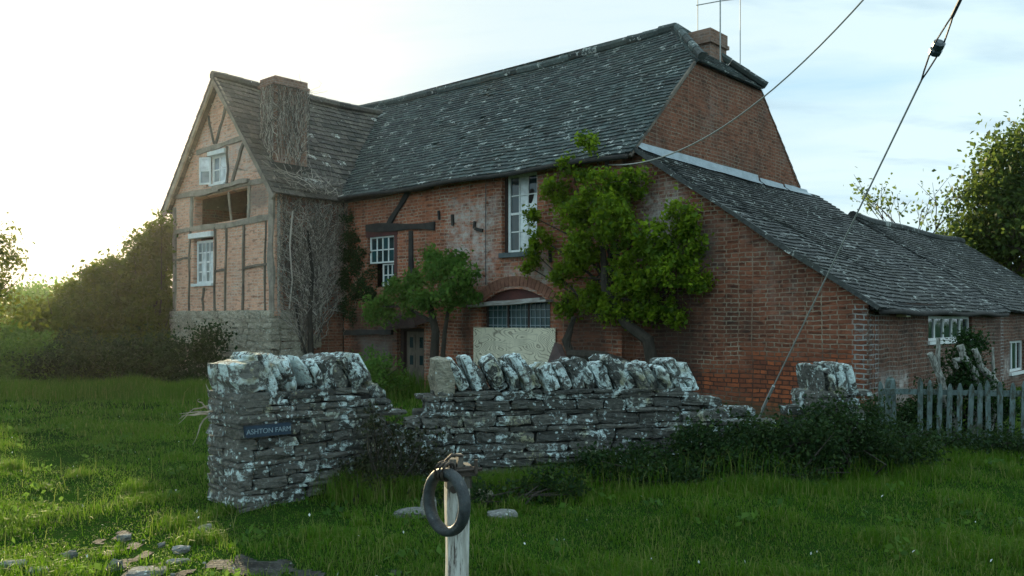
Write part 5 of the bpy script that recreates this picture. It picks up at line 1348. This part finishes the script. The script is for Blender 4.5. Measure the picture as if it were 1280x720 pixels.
n2 = t.noise(t.mapping(cv, (1.2, 3.2, 1), (4.3, 2.4, 0), (0, 0, .35)), .9, 6, .55, .3)
near = t.ramp(dt, -.65, 1.0)           # 0 away from the sun .. 1 at it
near2 = t.math('POWER', near, 2.4)
bright = t.mix(near2, (4.2, 5.7, 6.1), (3.6, 4.25, 4.45))      # thin white cloud, lit from behind near the sun
blue = t.mix(near2, (3.2, 4.9, 6.0), (2.1, 3.3, 4.1))
grey = t.mix(near2, (3.0, 4.2, 4.9), (2.1, 2.9, 3.45))
c = t.mix(t.ramp(n1, .46, .66), bright, blue)
c = t.mix(t.ramp(n2, .54, .68, 0, .85), c, grey)
c = t.mix(t.math('POWER', t.ramp(dt, .90, 1.0), 2.0), c, (5.4, 5.2, 4.3))
c = t.mix(t.ramp(sp.outputs[2], -.02, -.25), c, (.5, .6, .5))
c = t.mix(1.0, c, t.mix(1.0, sky.outputs[0], (.05, .05, .05), 'MULTIPLY'), 'ADD')
bgd = t.n('ShaderNodeBackground', Color=c, Strength=.1)
wo = nt.nodes.new('ShaderNodeOutputWorld'); nt.links.new(bgd.outputs[0], wo.inputs[0])

sl_ = bpy.data.lights.new('sun', 'SUN'); sl_.energy = 5.0; sl_.angle = R(.8); sl_.color = (1.0, .82, .5)
so = bpy.data.objects.new('sun', sl_); so.rotation_euler = (-sv).to_track_quat('-Z', 'Y').to_euler(); so.location = sv * 60; COL.objects.link(so)

# ------------------------------------------------------------------ haze volume added to imitate lens bloom
HAZE = True
if HAZE:
    mb = MB(); mb.box(-915, 915, -75, 1520, -1.2, 11.5)
    m, nt = new_mat('bloom_haze'); t = NT(nt)
    pv = nt.nodes.new('ShaderNodeVolumePrincipled'); pv.inputs['Color'].default_value = (.95, .95, .93, 1); pv.inputs['Density'].default_value = .00018; pv.inputs['Anisotropy'].default_value = .8
    o_ = nt.nodes.new('ShaderNodeOutputMaterial'); nt.links.new(pv.outputs[0], o_.inputs['Volume'])
    hz = mb.build('haze', m); tag(hz, 'thin haze added to imitate lens glow', 'haze', kind='stuff')

# ------------------------------------------------------------------ render
scene.render.engine = 'CYCLES'
cy_ = scene.cycles
cy_.use_denoising = True
try: cy_.denoising_prefilter = 'NONE'; cy_.denoising_input_passes = 'RGB_ALBEDO_NORMAL'
except Exception: pass
cy_.max_bounces = 8; cy_.diffuse_bounces = 3; cy_.glossy_bounces = 3; cy_.transmission_bounces = 4; cy_.volume_bounces = 0; cy_.transparent_max_bounces = 6
cy_.sample_clamp_indirect = 6
cy_.use_adaptive_sampling = True; cy_.adaptive_threshold = .01
vs_ = scene.view_settings
vs_.view_transform = 'Standard'; vs_.look = 'None'; vs_.exposure = 1.0; vs_.gamma = 1.0; vs_.use_curve_mapping = False
